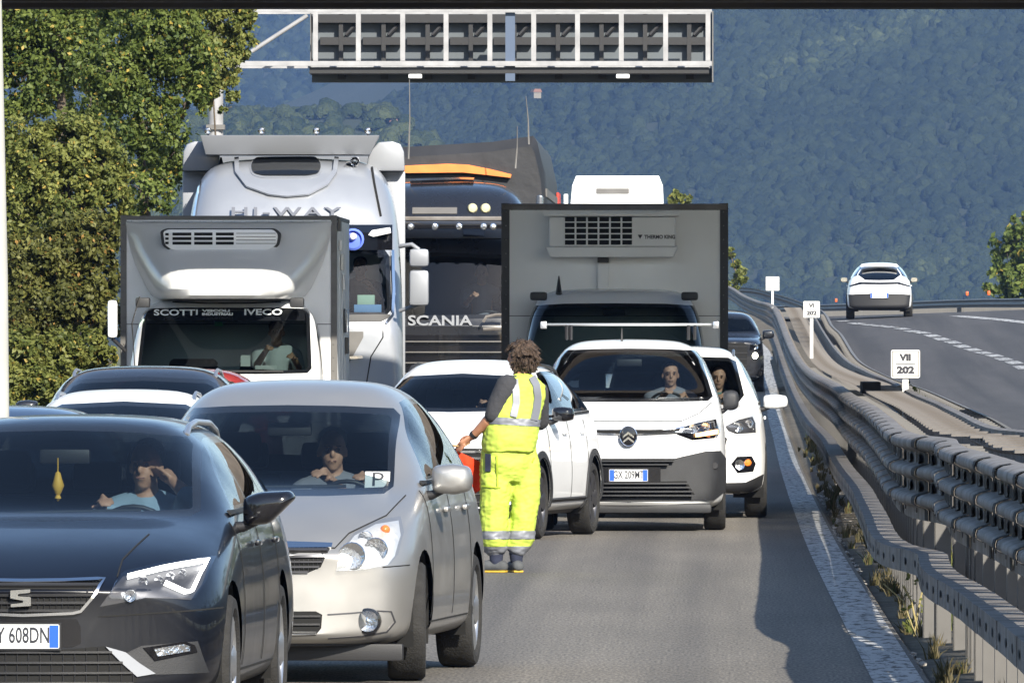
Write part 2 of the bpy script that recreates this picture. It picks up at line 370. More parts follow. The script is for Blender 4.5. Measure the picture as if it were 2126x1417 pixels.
for i, p in enumerate(rl):
    vs += [(p[0]-.2, p[1], rgz(p[1], p[0]-.2)+.006), (p[0]+.2, p[1], rgz(p[1], p[0]+.2)+.006)]
    if i: fs.append((2*i-2,2*i-1,2*i+1,2*i))
tag(pydata("right_edge_line", vs, fs, M_line), kind="structure")

# ------------------------------------------------------------------ guardrails: every rail section, post and spacer is a part
def sweep(name, prof, path, mat_, parent, closed=False, smooth=True, thick=0.0):
    """prof: list of (dx, dz); path: list of (x,y,z)"""
    v = []; f = []; n = len(prof)
    for (x, y, z) in path:
        for dx, dz in prof: v.append((x+dx, y, z+dz))
    m = n if closed else n-1
    for i in range(len(path)-1):
        for j in range(m):
            k = (j+1)%n; f.append((i*n+j, i*n+k, (i+1)*n+k, (i+1)*n+j))
    if closed: f.append(tuple(range(n))); f.append(tuple((len(path)-1)*n+j for j in range(n))[::-1])
    return pydata(name, v, f, mat_, parent, smooth)
def wave(nw, H, depth, top=0.0):
    """corrugated W profile seen from the left: crests bulge to -x"""
    P = []; h = H/nw
    for k in range(nw):
        z = top-k*h
        for t, dx in ((0,.25),(.05,.62),(.13,.93),(.25,1.0),(.38,.97),(.48,.62),(.56,.15),(.62,.03),(.95,.03)):
            P.append((-depth*dx if not (k == 0 and t == 0) else 0.0, z-h*t))
    P.append((0, top-H)); return P
triple = wave(3, .50, .085)
triple = [(.05,.0)]+triple
double = [(-dx, dz) for dx, dz in wave(2, .31, .08)]
rootL = empty("median_guardrail", (0,0,0), 0, "galvanised triple-wave median guardrail nearest the queue, with a perforated lower beam on steel posts", "guardrail")
segs = []; D = 44.0
while D < 470: segs.append((D, D+3.04)); D += 3.0
holep = []
for i, (a, b_) in enumerate(segs):
    if a > 300: continue
    n = 4; path = []
    for k in range(n+1):
        D = lerp(a, b_, k/n)
        # the upstream end laps over the next section
        off = -.004*(1-k/n)
        path.append((xb(D)+off, D, zb_(D)))
    sweep("rail_panel", triple, path, M_galv, rootL)
    if a < 300:
        lo = [(-.10,.035),(-.10,-.035-.05),(-.085,-.10),(-.10,-.12),(.0,-.12),(.02,-.0),(0,.035)]
        lo = [(-.17,0),(-.17,-.13),(-.04,-.13),(-.04,-.10),(-.14,-.10),(-.14,-.02),(.0,-.02),(.0,0)]
        sweep("lower_beam", lo, [(p[0]+.0, p[1], p[2]-.66) for p in path], M_galv, rootL, True, False)
far = [(xb(D), D, zb_(D)) for D in range(303, 540, 4)]
o = sweep("far_rail_run", triple, far, M_galv, rootL); o["label"] = "farthest run of the rail where its sections blur together"
# posts, spacers with oval holes
def post_mesh():
    bm = bmesh.new()
    for x0, x1, y0, y1 in ((.10,.108,-.06,.06),(.10,.20,-.06,-.052),(.10,.20,.052,.06)): box_bm(bm, x0, x1, y0, y1, -1.32, -.04)
    me = bpy.data.meshes.new("post"); bm.to_mesh(me); bm.free(); me.materials.append(M_galvd); return me
def spacer_mesh():
    bm = bmesh.new()
    box_bm(bm, -.01, .10, -.045, .045, -.46, -.03); box_bm(bm, .20, .62, -.10, .10, -.005, .012); box_bm(bm, .56, .575, -.10, .10, -.22, -.005)
    me = bpy.data.meshes.new("spacer"); bm.to_mesh(me); bm.free(); me.materials.append(M_galv); return me
def slot_mesh(r=.03, h=.05):
    bm = bmesh.new(); vs = []
    for k in range(10):
        t = 2*pi*k/10; vs.append(bm.verts.new((0, r*cos(t), h*sin(t))))
    bm.faces.new(vs); me = bpy.data.meshes.new("slot"); bm.to_mesh(me); bm.free(); me.materials.append(M_void); return me
PM, SM, HM = post_mesh(), spacer_mesh(), slot_mesh()
D = 45.0; k = 0
while D < 300:
    for nm, me, dx, dz in (("post",PM,0,0),("spacer",SM,0,0)):
        if nm == "post" and D > 210: continue
        o = link(nm, me, rootL); o.location = (xb(D)+dx, D, zb_(D)+dz)
    D += 1.5; k += 1
# bolt slots, too many and small to be single parts: one joined piece each
bm = bmesh.new(); D = 44.6
while D < 180:
    for zz, xx in ((-.133,-.012),(-.300,-.012)):
        c = Vector((xb(D)+xx-.006, D, zb_(D)+zz)); vs = [bm.verts.new(c+Vector((-.004, .30*cos(2*pi*q/10), .032*sin(2*pi*q/10)))) for q in range(10)]; bm.faces.new(vs)
    c = Vector((xb(D)-.175, D, zb_(D)-.725)); vs = [bm.verts.new(c+Vector((-.001, .12*cos(2*pi*q/10), .022*sin(2*pi*q/10)))) for q in range(10)]; bm.faces.new(vs)
    D += 1.0
bmobj("bolt_slots", bm, M_void, rootL, False)["kind"] = "stuff"
# joint seams: lap edges
for (a, b_) in segs:
    if a > 230: continue
    path = [(xb(D)-.013, D, zb_(D)+.002) for D in (a-.10, a+.18)]
    sweep("lap_seam", triple[1:], path, M_void, rootL)
# back row of the same barrier: rails facing away, with posts
rootM = empty("inner_guardrail", (0,0,0), 0, "pale steel rail row running along the middle of the median behind the triple-wave rail", "guardrail")
backp = [(0,0),(.0,-.12),(.02,-.14),(.02,-.30),(.0,-.31),(.03,-.31),(.05,-.2),(.05,-.05),(.04,.01)]
def xm(D): return xb(D)+interp([(40,.50),(100,.52),(130,.60),(200,.8),(300,.75),(540,.5)], D)
gap = (122, 131)
for (a, b_) in segs:
    if a > 300 or (gap[0] < a < gap[1]): continue
    path = [(xm(D), D, zb_(D)+.03) for D in (a, (a+b_)/2, b_)]
    sweep("rail_panel", backp, path, M_galv, rootM, True, False)
D = 45.0
bm = bmesh.new()
while D < 250:
    if not (gap[0] < D < gap[1]):
        o = link("post", PM, rootM); o.location = (xm(D)-.06, D, zb_(D)+.02); o.scale = (1,1,1.0)
        if D < 200:
            for q in (0,.75):
                c = Vector((xm(D+q)-.004, D+q, zb_(D+q)-.05)); vs = [bm.verts.new(c+Vector((0, .13*cos(2*pi*w/8), .032*sin(2*pi*w/8)))) for w in range(8)]; bm.faces.new(vs)
    D += 1.5
bmobj("bolt_slots", bm, M_void, rootM, False)["kind"] = "stuff"
# right carriageway's near guardrail
rootR = empty("right_road_guardrail", (0,0,0), 0, "dark double-wave guardrail bordering the empty right carriageway, seen from its back", "guardrail")
D = 60.0
while D < 560:
    stp = 4.0 if D < 360 else 12.0
    path = [(xr(q)-.02, q, zr(q)) for q in (D, D+stp/2, D+stp+.05)]
    sweep("rail_panel", double, path, M_galvd, rootR)
    if D < 330:
        for q in (0, 2.0):
            o = link("post", PM, rootR); o.location = (xr(D+q)-.22, D+q, zr(D+q)+.03)
    D += stp
# outer guardrail on the far side of the right carriageway
rootO = empty("outer_guardrail", (0,0,0), 0, "distant guardrail crossing behind the white hatchback along the outer edge of the right carriageway", "guardrail")
D = 330.0
while D < 740:
    path = [(xr(q)+11.2, q, rgz(q, xr(q)+11.2)+.92) for q in (D, D+3, D+6.05)]
    sweep("rail_panel", [(dx*1.0, dz*1.25) for dx, dz in wave(2,.31,.08)], path, M_galvd, rootO)
    for q in (0,2,4):
        o = link("post", PM, rootO); o.location = (xr(D+q)+11.25, D+q, rgz(D+q, xr(D+q)+11.2)+.95); o.scale = (1.4,1.4,.8)
    D += 6
M_orange = mat("orange_reflector", (.8,.12,.02), .4)
for u, v, D in ((1736,623,560),(2008,609,470),(2053,608,455)):
    X = U2X(u, D); Z = V2Z(v, D)
    o = box("delineator", X-.05, X+.05, D-.02, D+.02, Z-.08, Z+.08, M_orange, bevel=.02)
    tag(o, {1736:"orange reflector on the distant guardrail left of the white hatchback", 2008:"orange reflector on the distant guardrail right of the white hatchback", 2053:"rightmost orange reflector, beside the bush at the right edge"}[u], "reflector", "orange reflectors on the outer guardrail")

# kilometre signs in the median
def km_sign(u, vt, vb, ul, ur, D, vbase, lines, label):
    s = sc(D); X = U2X((ul+ur)/2, D); z0, z1 = V2Z(vb, D), V2Z(vt, D); w = (ur-ul)/s/2
    r = empty("kilometre_sign", (X, D, V2Z(vbase,D)-.5), 0, label, "road sign", "kilometre signs standing in the median")
    zb0 = r.location.z; a, b_ = z0-zb0, z1-zb0
    prism("board", rnd_poly([(-w,a),(w,a),(w,b_),(-w,b_)], .02), -.012, .012, 'y', M_signw, r)
    bm = bmesh.new(); t = .008
    for x0,x1,q0,q1 in ((-w+.012,w-.012,b_-.02,b_-.02+t),(-w+.012,w-.012,a+.012,a+.012+t),(-w+.012,-w+.012+t,a+.012,b_-.012),(w-.012-t,w-.012,a+.012,b_-.012)):
        box_bm(bm, x0,x1,-.0145,-.0125,q0,q1)
    bmobj("border", bm, M_galvd, r, False)
    box("post", -.03, .03, .012, .05, .0, a+.05, M_signw, r)
    if lines:
        box("divider", -w*.68, w*.68, -.0142, -.0125, (a+b_)/2-.004, (a+b_)/2+.004, M_signink, r)
        H = b_-a
        text_obj("lettering", lines[0], H*.32, M_signink, r, face_cam(0,-.013,a+H*.72), .001, 1.1, .006)
        text_obj("lettering", lines[1], H*.33, M_signink, r, face_cam(0,-.013,a+H*.27), .001, 1.25, .006)
    return r
km_sign(0, 726, 784, 1850, 1910, 121.5, 812, ("VII","202"), "white board reading VII over 202 on the nearest and largest post in the median")
km_sign(0, 625, 659, 1668, 1702, 227, 690, ("VI","202"), "white board reading VI over 202, middle one of the three median signs")
km_sign(0, 574, 603, 1590, 1618, 327, 612, None, "small blank-looking white board, farthest of the three median signs")
o = box("black_gap_box", U2X(1788,126), U2X(1826,126), 125, 127, V2Z(816,126), V2Z(792,126), M_void)  # solid black box put in for the dark gap in the inner rail
tag(o, "black rectangular opening between two stretches of the median rail, left of the VII 202 sign", "box")
# ------------------------------------------------------------------ vehicle builder
# local frame: x to the picture's right, y from the nose (0) to the tail, z up
def ringpts(y, W, zb, zl, zm, wbelt, zbelt, wedge, zedge, ztop, sweep=0.0, wl=None, wm=None):
    wm = wm or W; wl = wl or W*.96
    P = [(0,zb),(wl*.55,zb),(wl,zb+.01),(lerp(wl,wm,.8),zl),(wm,zm),(wbelt,zbelt),(wedge,zedge),(wedge*.55,lerp(zedge,ztop,.85)),(0,ztop)]
    return [Vector((x, y+sweep*(x/W)**2, z)) for x, z in P]
def loft_body(stations, level=3, crease=None):
    """stations: half rings (centre bottom -> side -> centre top). Returns a closed subdivided bmesh."""
    bm = bmesh.new(); R = []; n = len(stations[0])
    for st in stations:
        right = [bm.verts.new(p) for p in st]
        left = [right[0]]+[bm.verts.new((-p.x, p.y, p.z)) for p in st[1:-1]]+[right[-1]]
        R.append((right, left))
    for i in range(len(R)-1):
        for side in (0,1):
            a, b = R[i][side], R[i+1][side]
            for k in range(n-1):
                q = [a[k], a[k+1], b[k+1], b[k]]
                bm.faces.new(q if side == 0 else q[::-1])
    for idx in (0, len(R)-1):      # caps with inner columns
        right, left = R[idx]; st = stations[idx]; cols = (-.5, 0, .5); grid = []
        for k in range(1, n-1):
            x = st[k].x; yc0, yc1 = st[0].y, st[-1].y; yc = lerp(yc0, yc1, (st[k].z-st[0].z)/max(1e-6, st[-1].z-st[0].z)); row = [left[k]]
            for c in cols: row.append(bm.verts.new((x*c, yc+(st[k].y-yc)*c*c, st[k].z)))
            row.append(right[k]); grid.append(row)
        fl = (idx == 0)
        def addf(vs):
            bm.faces.new(vs if fl else vs[::-1])
        for r0, r1 in zip(grid[:-1], grid[1:]):
            for c in range(4): addf((r0[c], r0[c+1], r1[c+1], r1[c]))
        g0, g1 = grid[0], grid[-1]
        addf((right[0], g0[2], g0[1], g0[0])[::-1]) if False else None
        addf((g0[0], right[0], g0[2], g0[1])); addf((g0[2], right[0], g0[4], g0[3]))
        addf((right[-1], g1[0], g1[1], g1[2])); addf((g1[2], g1[3], g1[4], right[-1]))
    bmesh.ops.recalc_face_normals(bm, faces=bm.faces)
    if crease:
        cl = bm.edges.layers.float.get('crease_edge') or bm.edges.layers.float.new('crease_edge')
        for e in bm.edges:
            c = crease(e)
            if c: e[cl] = c
    me = bpy.data.meshes.new("tmp"); bm.to_mesh(me); bm.free()
    o = bpy.data.objects.new("tmp", me); COL.objects.link(o)
    md = o.modifiers.new("s", 'SUBSURF'); md.levels = level; md.render_levels = level
    dg = bpy.context.evaluated_depsgraph_get(); m2 = bpy.data.meshes.new_from_object(o.evaluated_get(dg))
    bpy.data.objects.remove(o); bpy.data.meshes.remove(me)
    out = bmesh.new(); out.from_mesh(m2); bpy.data.meshes.remove(m2)
    return out
AX = {'y': (0,2), 'x': (1,2), 'z': (0,1)}
def cut_out(bm, poly, axis, sel, keep=False):
    """cut a polygon (projected along axis) out of the faces chosen by sel; returns them as a new bmesh"""
    ia, ib = AX[axis]; xs = [p[0] for p in poly]; ys = [p[1] for p in poly]
    bx = (min(xs)-.01, max(xs)+.01, min(ys)-.01, max(ys)+.01)
    def cand():
        out = []
        for f in bm.faces:
            c = f.calc_center_median()
            if not (bx[0]-.35 < c[ia] < bx[1]+.35 and bx[2]-.35 < c[ib] < bx[3]+.35): continue
            if not sel(c, f.normal): continue
            a = [v.co[ia] for v in f.verts]; b = [v.co[ib] for v in f.verts]
            if max(a) < bx[0] or min(a) > bx[1] or max(b) < bx[2] or min(b) > bx[3]: continue
            out.append(f)
        return out
    bm.normal_update()
    fs = cand()
    N = len(poly); d = [0,0,0]; d['xyz'.index(axis)] = 1; d = Vector(d)
    for i in range(N):
        a, b = poly[i-1], poly[i]; p = [0,0,0]; p[ia] = a[0]; p[ib] = a[1]; q = [0,0,0]; q[ia] = b[0]; q[ib] = b[1]
        p, q = Vector(p), Vector(q); e = q-p
        if e.length < 1e-5: continue
        no = e.cross(d).normalized()
        # only faces near this edge need slicing
        near = []
        lo = (min(a[0],b[0])-.002, max(a[0],b[0])+.002, min(a[1],b[1])-.002, max(a[1],b[1])+.002)
        for f in fs:
            if not f.is_valid: continue
            A = [v.co[ia] for v in f.verts]; B = [v.co[ib] for v in f.verts]
            if max(A) < lo[0] or min(A) > lo[1] or max(B) < lo[2] or min(B) > lo[3]: continue
            near.append(f)
        if not near: continue
        geom = list(set(near)) ; es = set(); vs = set()
        for f in near: es.update(f.edges); vs.update(f.verts)
        r = bmesh.ops.bisect_plane(bm, geom=geom+list(es)+list(vs), plane_co=p, plane_no=no, dist=1e-5)
        newf = [g for g in r['geom'] if isinstance(g, bmesh.types.BMFace)]
        fs = list({f for f in fs if f.is_valid} | set(newf))
    bm.normal_update()
    ins = []
    for f in fs:
        if not f.is_valid: continue
        c = f.calc_center_median()
        if inpoly((c[ia], c[ib]), poly): ins.append(f)
    out = bmesh.new(); mp = {}
    for f in ins:
        vs = []
        for v in f.verts:
            if v not in mp: mp[v] = out.verts.new(v.co)
            vs.append(mp[v])
        try: out.faces.new(vs)
        except ValueError: pass
    out.normal_update()
    if not keep: bmesh.ops.delete(bm, geom=ins, context='FACES')
    return out
def front(c, n): return n.y < -.08
def rear(c, n): return n.y > .12
def sideR(c, n): return n.x > .25
def sideL(c, n): return n.x < -.25
def shift_bm(bm, off):       # move a panel along its own normals
    bm.normal_update()
    for v in bm.verts: v.co += v.normal*off
    return bm
def thicken(bm, t):
    bm.normal_update(); fs = bm.faces[:]; be = [e for e in bm.edges if len(e.link_faces) == 1]; mp = {}
    for v in bm.verts[:]: mp[v] = bm.verts.new(v.co-v.normal*t)
    for e in be:
        f = e.link_faces[0]; vs = list(f.verts); i = vs.index(e.verts[0]); a, b = (e.verts[0], e.verts[1]) if vs[(i+1)%len(vs)] is e.verts[1] else (e.verts[1], e.verts[0])
        try: bm.faces.new((b, a, mp[a], mp[b]))
        except ValueError: pass
    for f in fs:
        try: bm.faces.new([mp[v] for v in f.verts][::-1])
        except ValueError: pass
    bm.normal_update(); return bm
def mirror_poly(half):
    """half polygon (x>=x0) drawn from the centre line around to the centre line -> full symmetric polygon"""
    return list(half)+[(-x, z) for x, z in half[::-1] if x > 1e-4]
class Frame:
    """car frame: converts photograph pixels to local coordinates at a guessed local y"""
    def __init__(s, D0, X0, phi, zg=0.0): s.D0, s.X0, s.phi, s.zg = D0, X0, phi, zg
    def L(s, u, v, y=0.0):
        x = 0.0
        for _ in range(4):
            D = s.D0-x*sin(s.phi)+y*cos(s.phi); S = F/D
            x = ((u-U0)/S-s.X0-y*sin(s.phi))/cos(s.phi)
        D = s.D0-x*sin(s.phi)+y*cos(s.phi)
        return (x, HC+(V0-v)/(F/D)-s.zg)
    def P(s, pts, y=0.0): return [s.L(u, v, y) for u, v in pts]
    def half(s, pts, y=0.0):
        q = s.P(pts, y); q = [(max(0, x), z) for x, z in q]; q[0] = (0, q[0][1]); q[-1] = (0, q[-1][1]); return mirror_poly(q)

def strip(name, tree, pts, axis, width, mat_, parent, off=.003, x0=None, closed=False, step=.03):
    """a thin raised strip that follows the body: pts in the 2D projection along axis"""
    ia, ib = AX[axis]; dirs = {'y': Vector((0,1,0)), 'x': Vector((-1,0,0)), '-x': Vector((1,0,0)), 'z': Vector((0,0,-1)), '-y': Vector((0,-1,0))}
    pp = [Vector(p) for p in pts]; 
    if closed: pp.append(pp[0])
    q = []
    for a, b in zip(pp[:-1], pp[1:]):
        n = max(1, int((b-a).length/step))
        for k in range(n): q.append(a.lerp(b, k/n))
    q.append(pp[-1]); L_, R_ = [], []
    bm = bmesh.new(); prev = None
    for i, p in enumerate(q):
        t = (q[min(i+1,len(q)-1)]-q[max(i-1,0)])
        if t.length < 1e-6: continue
        t.normalize(); nrm = Vector((-t.y, t.x))*width/2; row = []
        for sgn in (-1, 1):
            c = p+nrm*sgn; o = [0,0,0]; o[ia] = c.x; o[ib] = c.y; o = Vector(o)
            d = dirs[axis]; k = 'xyz'.index(axis[-1]); o[k] = {'y': -2, 'x': 3, 'z': 5}[axis[-1]]
            if x0 == 'left': d = Vector((1,0,0)); o[0] = -3
            if x0 == 'rear': d = Vector((0,-1,0)); o[1] = 20
            h = tree.ray_cast(o, d)
            row.append((h[0]+h[1].normalized()*off) if h[0] is not None else None)
        if None in row: prev = None; continue
        vs = [bm.verts.new(r) for r in row]
        if prev and (vs[0].co-prev[0].co).length < .3: bm.faces.new((prev[0], prev[1], vs[1], vs[0]))
        prev = vs
    thicken(bm, off*1.5); bmesh.ops.recalc_face_normals(bm, faces=bm.faces)
    return bmobj(name, bm, mat_, parent, True, 40)

def wheel(parent, x, y, r, w=.2, side=1, rim=M_alu, spokes=5, steer=0.0, label=None, twin=False, rimr=None, steel=False):
    rr = rimr or r*.70
    hub = empty("wheel", (x, y, r)); hub.parent = parent; hub.rotation_euler = (0,0,steer)
    if side < 0: hub.rotation_euler = (0,0,pi+steer)
    h = w/2
    # the outer face is at +x
    lathe("tyre", [(-h*.75,rr),(-h,r*.80),(-h*.98,r*.93),(-h*.80,r*.985),(-h*.4,r),(0,r*1.002),(h*.4,r),(h*.80,r*.985),(h*.98,r*.93),(h,r*.80),(h*.75,rr),(h*.5,rr*.97)], M_tyre, hub, 40)
    lathe("rim", [(h*.80,rr*1.02),(h*.86,rr*.985),(h*.74,rr*.93),(h*.1,rr*.90),(-h*.6,rr*.88)], rim, hub, 36)
    lathe("brake_disc", [(h*.05,rr*.02),(h*.08,rr*.62),(h*.0,rr*.62)], M_darkalloy, hub, 20)
    bm = bmesh.new()
    if steel:
        lathe_bm(bm, [(h*.55,.001),(h*.58,rr*.25),(h*.38,rr*.38),(h*.5,rr*.62),(h*.55,rr*.88),(h*.68,rr*.95)], 24)
    else:
        for k in range(spokes):
            a = 2*pi*k/spokes
            for wd, sg in ((.13,0),):
                P = []
                for rad, ww, dx in ((rr*.12,.13,h*.62),(rr*.5,.085,h*.72),(rr*.96,.16,h*.76)):
                    ww = ww*rr/.22*(.9 if spokes > 5 else 1.15)
                    c, s_ = cos(a), sin(a)
                    for dd, e in ((-ww*.5,0),(-ww*.28,.012),(ww*.28,.012),(ww*.5,0)):
                        P.append(bm.verts.new((dx+e, rad*c-dd*s_, rad*s_+dd*c)))
                for i in range(2):
                    for j in range(3): bm.faces.new((P[i*4+j],P[i*4+j+1],P[i*4+5+j],P[i*4+4+j]))
        lathe_bm(bm, [(h*.70,.001),(h*.72,rr*.10),(h*.66,rr*.17),(h*.5,rr*.20)], 16)
    bmesh.ops.recalc_face_normals(bm, faces=bm.faces)
    bmobj("spokes", bm, rim, hub, True, 40)
    return hub
def seat_mesh(parent, x, y, z=.32, w=.52, hr=True, sub=None):
    box("seat", x-w/2, x+w/2, y-.25, y+.27, z, z+.18, M_cloth, parent, .06)
    M = Matrix.Translation((x, y+.28, z+.14)) @ Matrix.Rotation(radians(-14), 4, 'X')
    b = box("backrest", -w/2, w/2, -.07, .07, 0, .60, M_cloth, parent, .06, M)
    if hr: box("headrest", -.13, .13, -.05, .05, .64, .83, M_cloth, parent, .045, M)
def interior(parent, S, driver_x=.36):
    yb, hw = S['yws0'], S['hood1']
    W = S['W']
    box("dashboard", -W+.14, W-.14, yb+.02, yb+.45, .55, hw-.075, M_cloth, parent, .05)
    box("cabin_floor", -W+.1, W-.1, yb, S['L']-.35, S['zb']+.08, S['zb']+.14, M_cloth, parent)
    ys = yb+.98
    for sx in (-driver_x, driver_x): seat_mesh(parent, sx, ys, S['zb']+.18+S.get('seatup',0))
    if S.get('rearseat', True):
        box("rear_bench", -W+.2, W-.2, ys+.65, ys+1.15, S['zb']+.2, S['zb']+.4, M_cloth, parent, .05)
        M = Matrix.Translation((0, ys+1.18, S['zb']+.36)) @ Matrix.Rotation(radians(-16), 4, 'X')
        box("rear_backrest", -W+.22, W-.22, -.07, .07, 0, .56, M_cloth, parent, .06, M)
        for sx in (-.42, 0, .42): box("headrest", sx-.12, sx+.12, -.04, .05, .58, .73, M_cloth, parent, .04, M)
    # steering wheel
    c = Vector((driver_x, yb+.50, hw-.10)); bm = bmesh.new()
    A = Matrix.Translation(c) @ Matrix.Rotation(radians(28), 4, 'X')
    pts = [A @ Vector((.18*cos(t), 0, .18*sin(t))) for t in [2*pi*k/24 for k in range(25)]]
    tube_bm(bm, pts, .014, 6, False)
    for t in (0, pi, 1.5*pi): tube_bm(bm, [A @ Vector((.02*cos(t),.02,.02*sin(t))), A @ Vector((.18*cos(t),0,.18*sin(t)))], .013, 5)
    bmobj("steering_wheel", bm, M_plastic, parent)
    # mirror behind the glass
    zt = S['zw1']
    m = box("interior_mirror", -.12, .12, S['yws1']-.02, S['yws1']+.02, zt-.16, zt-.09, M_plastic, parent, .015)
    return c
def door_mirror(parent, x, y, z, side=1, w=.22, h=.15, mat_=M_plastic, stalk=True, d=.14, drop=.0, shape='round'):
    r = empty("door_mirror", (x, y, z)); r.parent = parent
    bm = bmesh.new()
    prof = rnd_poly([(0,-h*.42),(w*.55,-h*.5),(w*.95,-h*.36),(w,0),(w*.93,h*.40),(w*.5,h*.5),(0,h*.42)] if shape == 'round' else [(0,-h*.5),(w*.5,-h*.42),(w,h*.30),(w*.9,h*.5),(w*.3,h*.46),(0,h*.3)], .03)
    lay = ((-d*.5,.45),(-d*.42,.80),(-d*.15,.97),(d*.3,1.0),(d*.5,.96))
    cx, cz = w*.5, 0; rings = []
    for dy, k in lay: rings.append([bm.verts.new((side*(cx+(px-cx)*k), dy, cz+(pz-cz)*k)) for px, pz in prof])
    n = len(prof)
    for i in range(len(rings)-1):
        for k in range(n): bm.faces.new((rings[i][k], rings[i][(k+1)%n], rings[i+1][(k+1)%n], rings[i+1][k]))
    bm.faces.new(rings[0]); bm.faces.new(rings[-1]); bmesh.ops.recalc_face_normals(bm, faces=bm.faces)
    bmobj("mirror_housing", bm, mat_, r, True, 50)
    g = prism("mirror_glass", [(side*(cx+(px-cx)*.86), pz*.86) for px, pz in prof], d*.5+.001, d*.5+.005, 'y', M_chrome, r)
    if stalk: tube("mirror_stalk", [(-side*.10, .02, -h*.55-drop),(0,.0,-h*.5-drop*.6),(side*w*.25,0,-h*.35)], .022, M_plastic, r, 8, radii=[.032,.025,.02])
    return r
def plate(parent, text, x, y, z, w=.36, h=.11, rear_=False, sides=True, pitch=0.0):
    r = empty("number_plate", (x, y, z)); r.parent = parent
    if rear_: r.rotation_euler = (0,0,pi)
    prism("plate", rnd_poly([(-w/2,-h/2),(w/2,-h/2),(w/2,h/2),(-w/2,h/2)], .008), -.006, 0, 'y', M_plate, r)
    for sx in ((-1,1) if sides else (1,)):
        a, b = sorted((sx*(w/2-.045), sx*(w/2-.004)))
        box("blue_band", a, b, -.0075, -.0055, -h/2+.004, h/2-.004, M_plateblue, r)
    if text: text_obj("lettering", text, h*.92, M_ink, r, face_cam(0,-.0068,.002), .0006, .62, .0012)
    bm = bmesh.new(); fr = [(-w/2-.008,-h/2-.008),(w/2+.008,-h/2-.008),(w/2+.008,h/2+.008),(-w/2-.008,h/2+.008)]
    box_bm(bm, -w/2-.008, w/2+.008, -.003, .010, -h/2-.008, h/2+.008); bmobj("plate_frame", bm, M_plastic, r, False)
    return r

def stations(S):
    W, L, zb = S['W'], S['L'], S['zb']; zn, h1 = S['nose'], S['hood1']; y0, y1 = S['yws0'], S['yws1']
    H, wr = S['H'], S['wroof']; sw = S.get('sweep', .22); belt = S['belt']; znm = S.get('znm', .5)
    hoodw = S.get('hoodw', .84); tl = S.get('tail', 'hatch')
    R = []
    def st(y, **k): R.append(ringpts(y, W, **k))
    st(0.0, zb=zb+.07, zl=lerp(zb,zn,.25), zm=lerp(zb,zn,.55), wbelt=W*.80, zbelt=zn-.10, wedge=W*.66, zedge=zn-.05, ztop=zn-.03, sweep=sw, wl=W*.78, wm=W*.83)
    st(.05, zb=zb+.01, zl=lerp(zb,zn,.25), zm=lerp(zb,zn,.58), wbelt=W*.88, zbelt=zn-.05, wedge=W*.74, zedge=zn, ztop=zn+.015, sweep=sw, wl=W*.86, wm=W*.92)
    yh = .40; t = yh/y0; hz = lerp(zn, h1, .25+.75*t*.9)+.01
    st(yh, zb=zb, zl=.36, zm=.56, wbelt=W*.955, zbelt=hz-.10, wedge=W*hoodw*.96, zedge=hz-.005, ztop=hz+.03, sweep=sw*.35, wl=W*.95, wm=W*.99)
    yh = S['wf']; hz2 = lerp(zn, h1, .25+.75*min(1, yh/y0)*.95)+.015
    if yh < y0-.12: st(yh, zb=zb, zl=.36, zm=.6, wbelt=W*.965, zbelt=hz2-.10, wedge=W*hoodw, zedge=hz2-.01, ztop=hz2+.03, sweep=sw*.1)
    st(y0-.05, zb=zb, zl=.36, zm=.6, wbelt=W*.965, zbelt=belt-.02, wedge=W*hoodw, zedge=h1-.01, ztop=h1+.02, sweep=.05+sw*.3)
    st(y0+.10, zb=zb, zl=.36, zm=.6, wbelt=W*.965, zbelt=belt, wedge=W*hoodw*.99, zedge=h1+.05, ztop=h1+.075, sweep=.05+sw*.5)
    t = .55; st(lerp(y0,y1,t), zb=zb, zl=.36, zm=.6, wbelt=W*.965, zbelt=belt+.01, wedge=lerp(W*hoodw, wr, t*.9), zedge=lerp(h1,H-.05,t)-.01, ztop=lerp(h1,H-.05,t)+.03, sweep=.04+sw*.55)
    st(y1, zb=zb, zl=.36, zm=.6, wbelt=W*.965, zbelt=belt+.02, wedge=wr, zedge=S['zw1']-.02, ztop=S['zw1']+.045, sweep=.04+sw*.5)
    st(y1+.22, zb=zb, zl=.36, zm=.6, wbelt=W*.965, zbelt=belt+.03, wedge=wr+.01, zedge=H-.055, ztop=H-.005, sweep=.03+sw*.2)
    yr = S['yroof']
    st(lerp(y1,yr,.5), zb=zb, zl=.36, zm=.6, wbelt=W*.97, zbelt=belt+.04, wedge=wr+.01, zedge=H-.05, ztop=H)
    st(yr, zb=zb, zl=.36, zm=.62, wbelt=W*.96, zbelt=belt+.07, wedge=wr-.03, zedge=H-S.get('drop',.07), ztop=H-S.get('drop',.07)+.04, sweep=-.05)
    yt = S['ytail']   # foot of the rear screen
    st(yt, zb=zb+.03, zl=.4, zm=.66, wbelt=W*.91, zbelt=belt+.02, wedge=W*.80, zedge=belt+.10, ztop=belt+.12, sweep=-.12)
    st(L-.03, zb=zb+.06, zl=.4, zm=.62, wbelt=W*.86, zbelt=belt-.12, wedge=W*.78, zedge=belt-.04, ztop=belt-.02, sweep=-.16, wl=W*.86, wm=W*.92)
    st(L, zb=zb+.12, zl=.42, zm=.58, wbelt=W*.76, zbelt=belt-.25, wedge=W*.70, zedge=belt-.18, ztop=belt-.16, sweep=-.16, wl=W*.78, wm=W*.82)
    return R
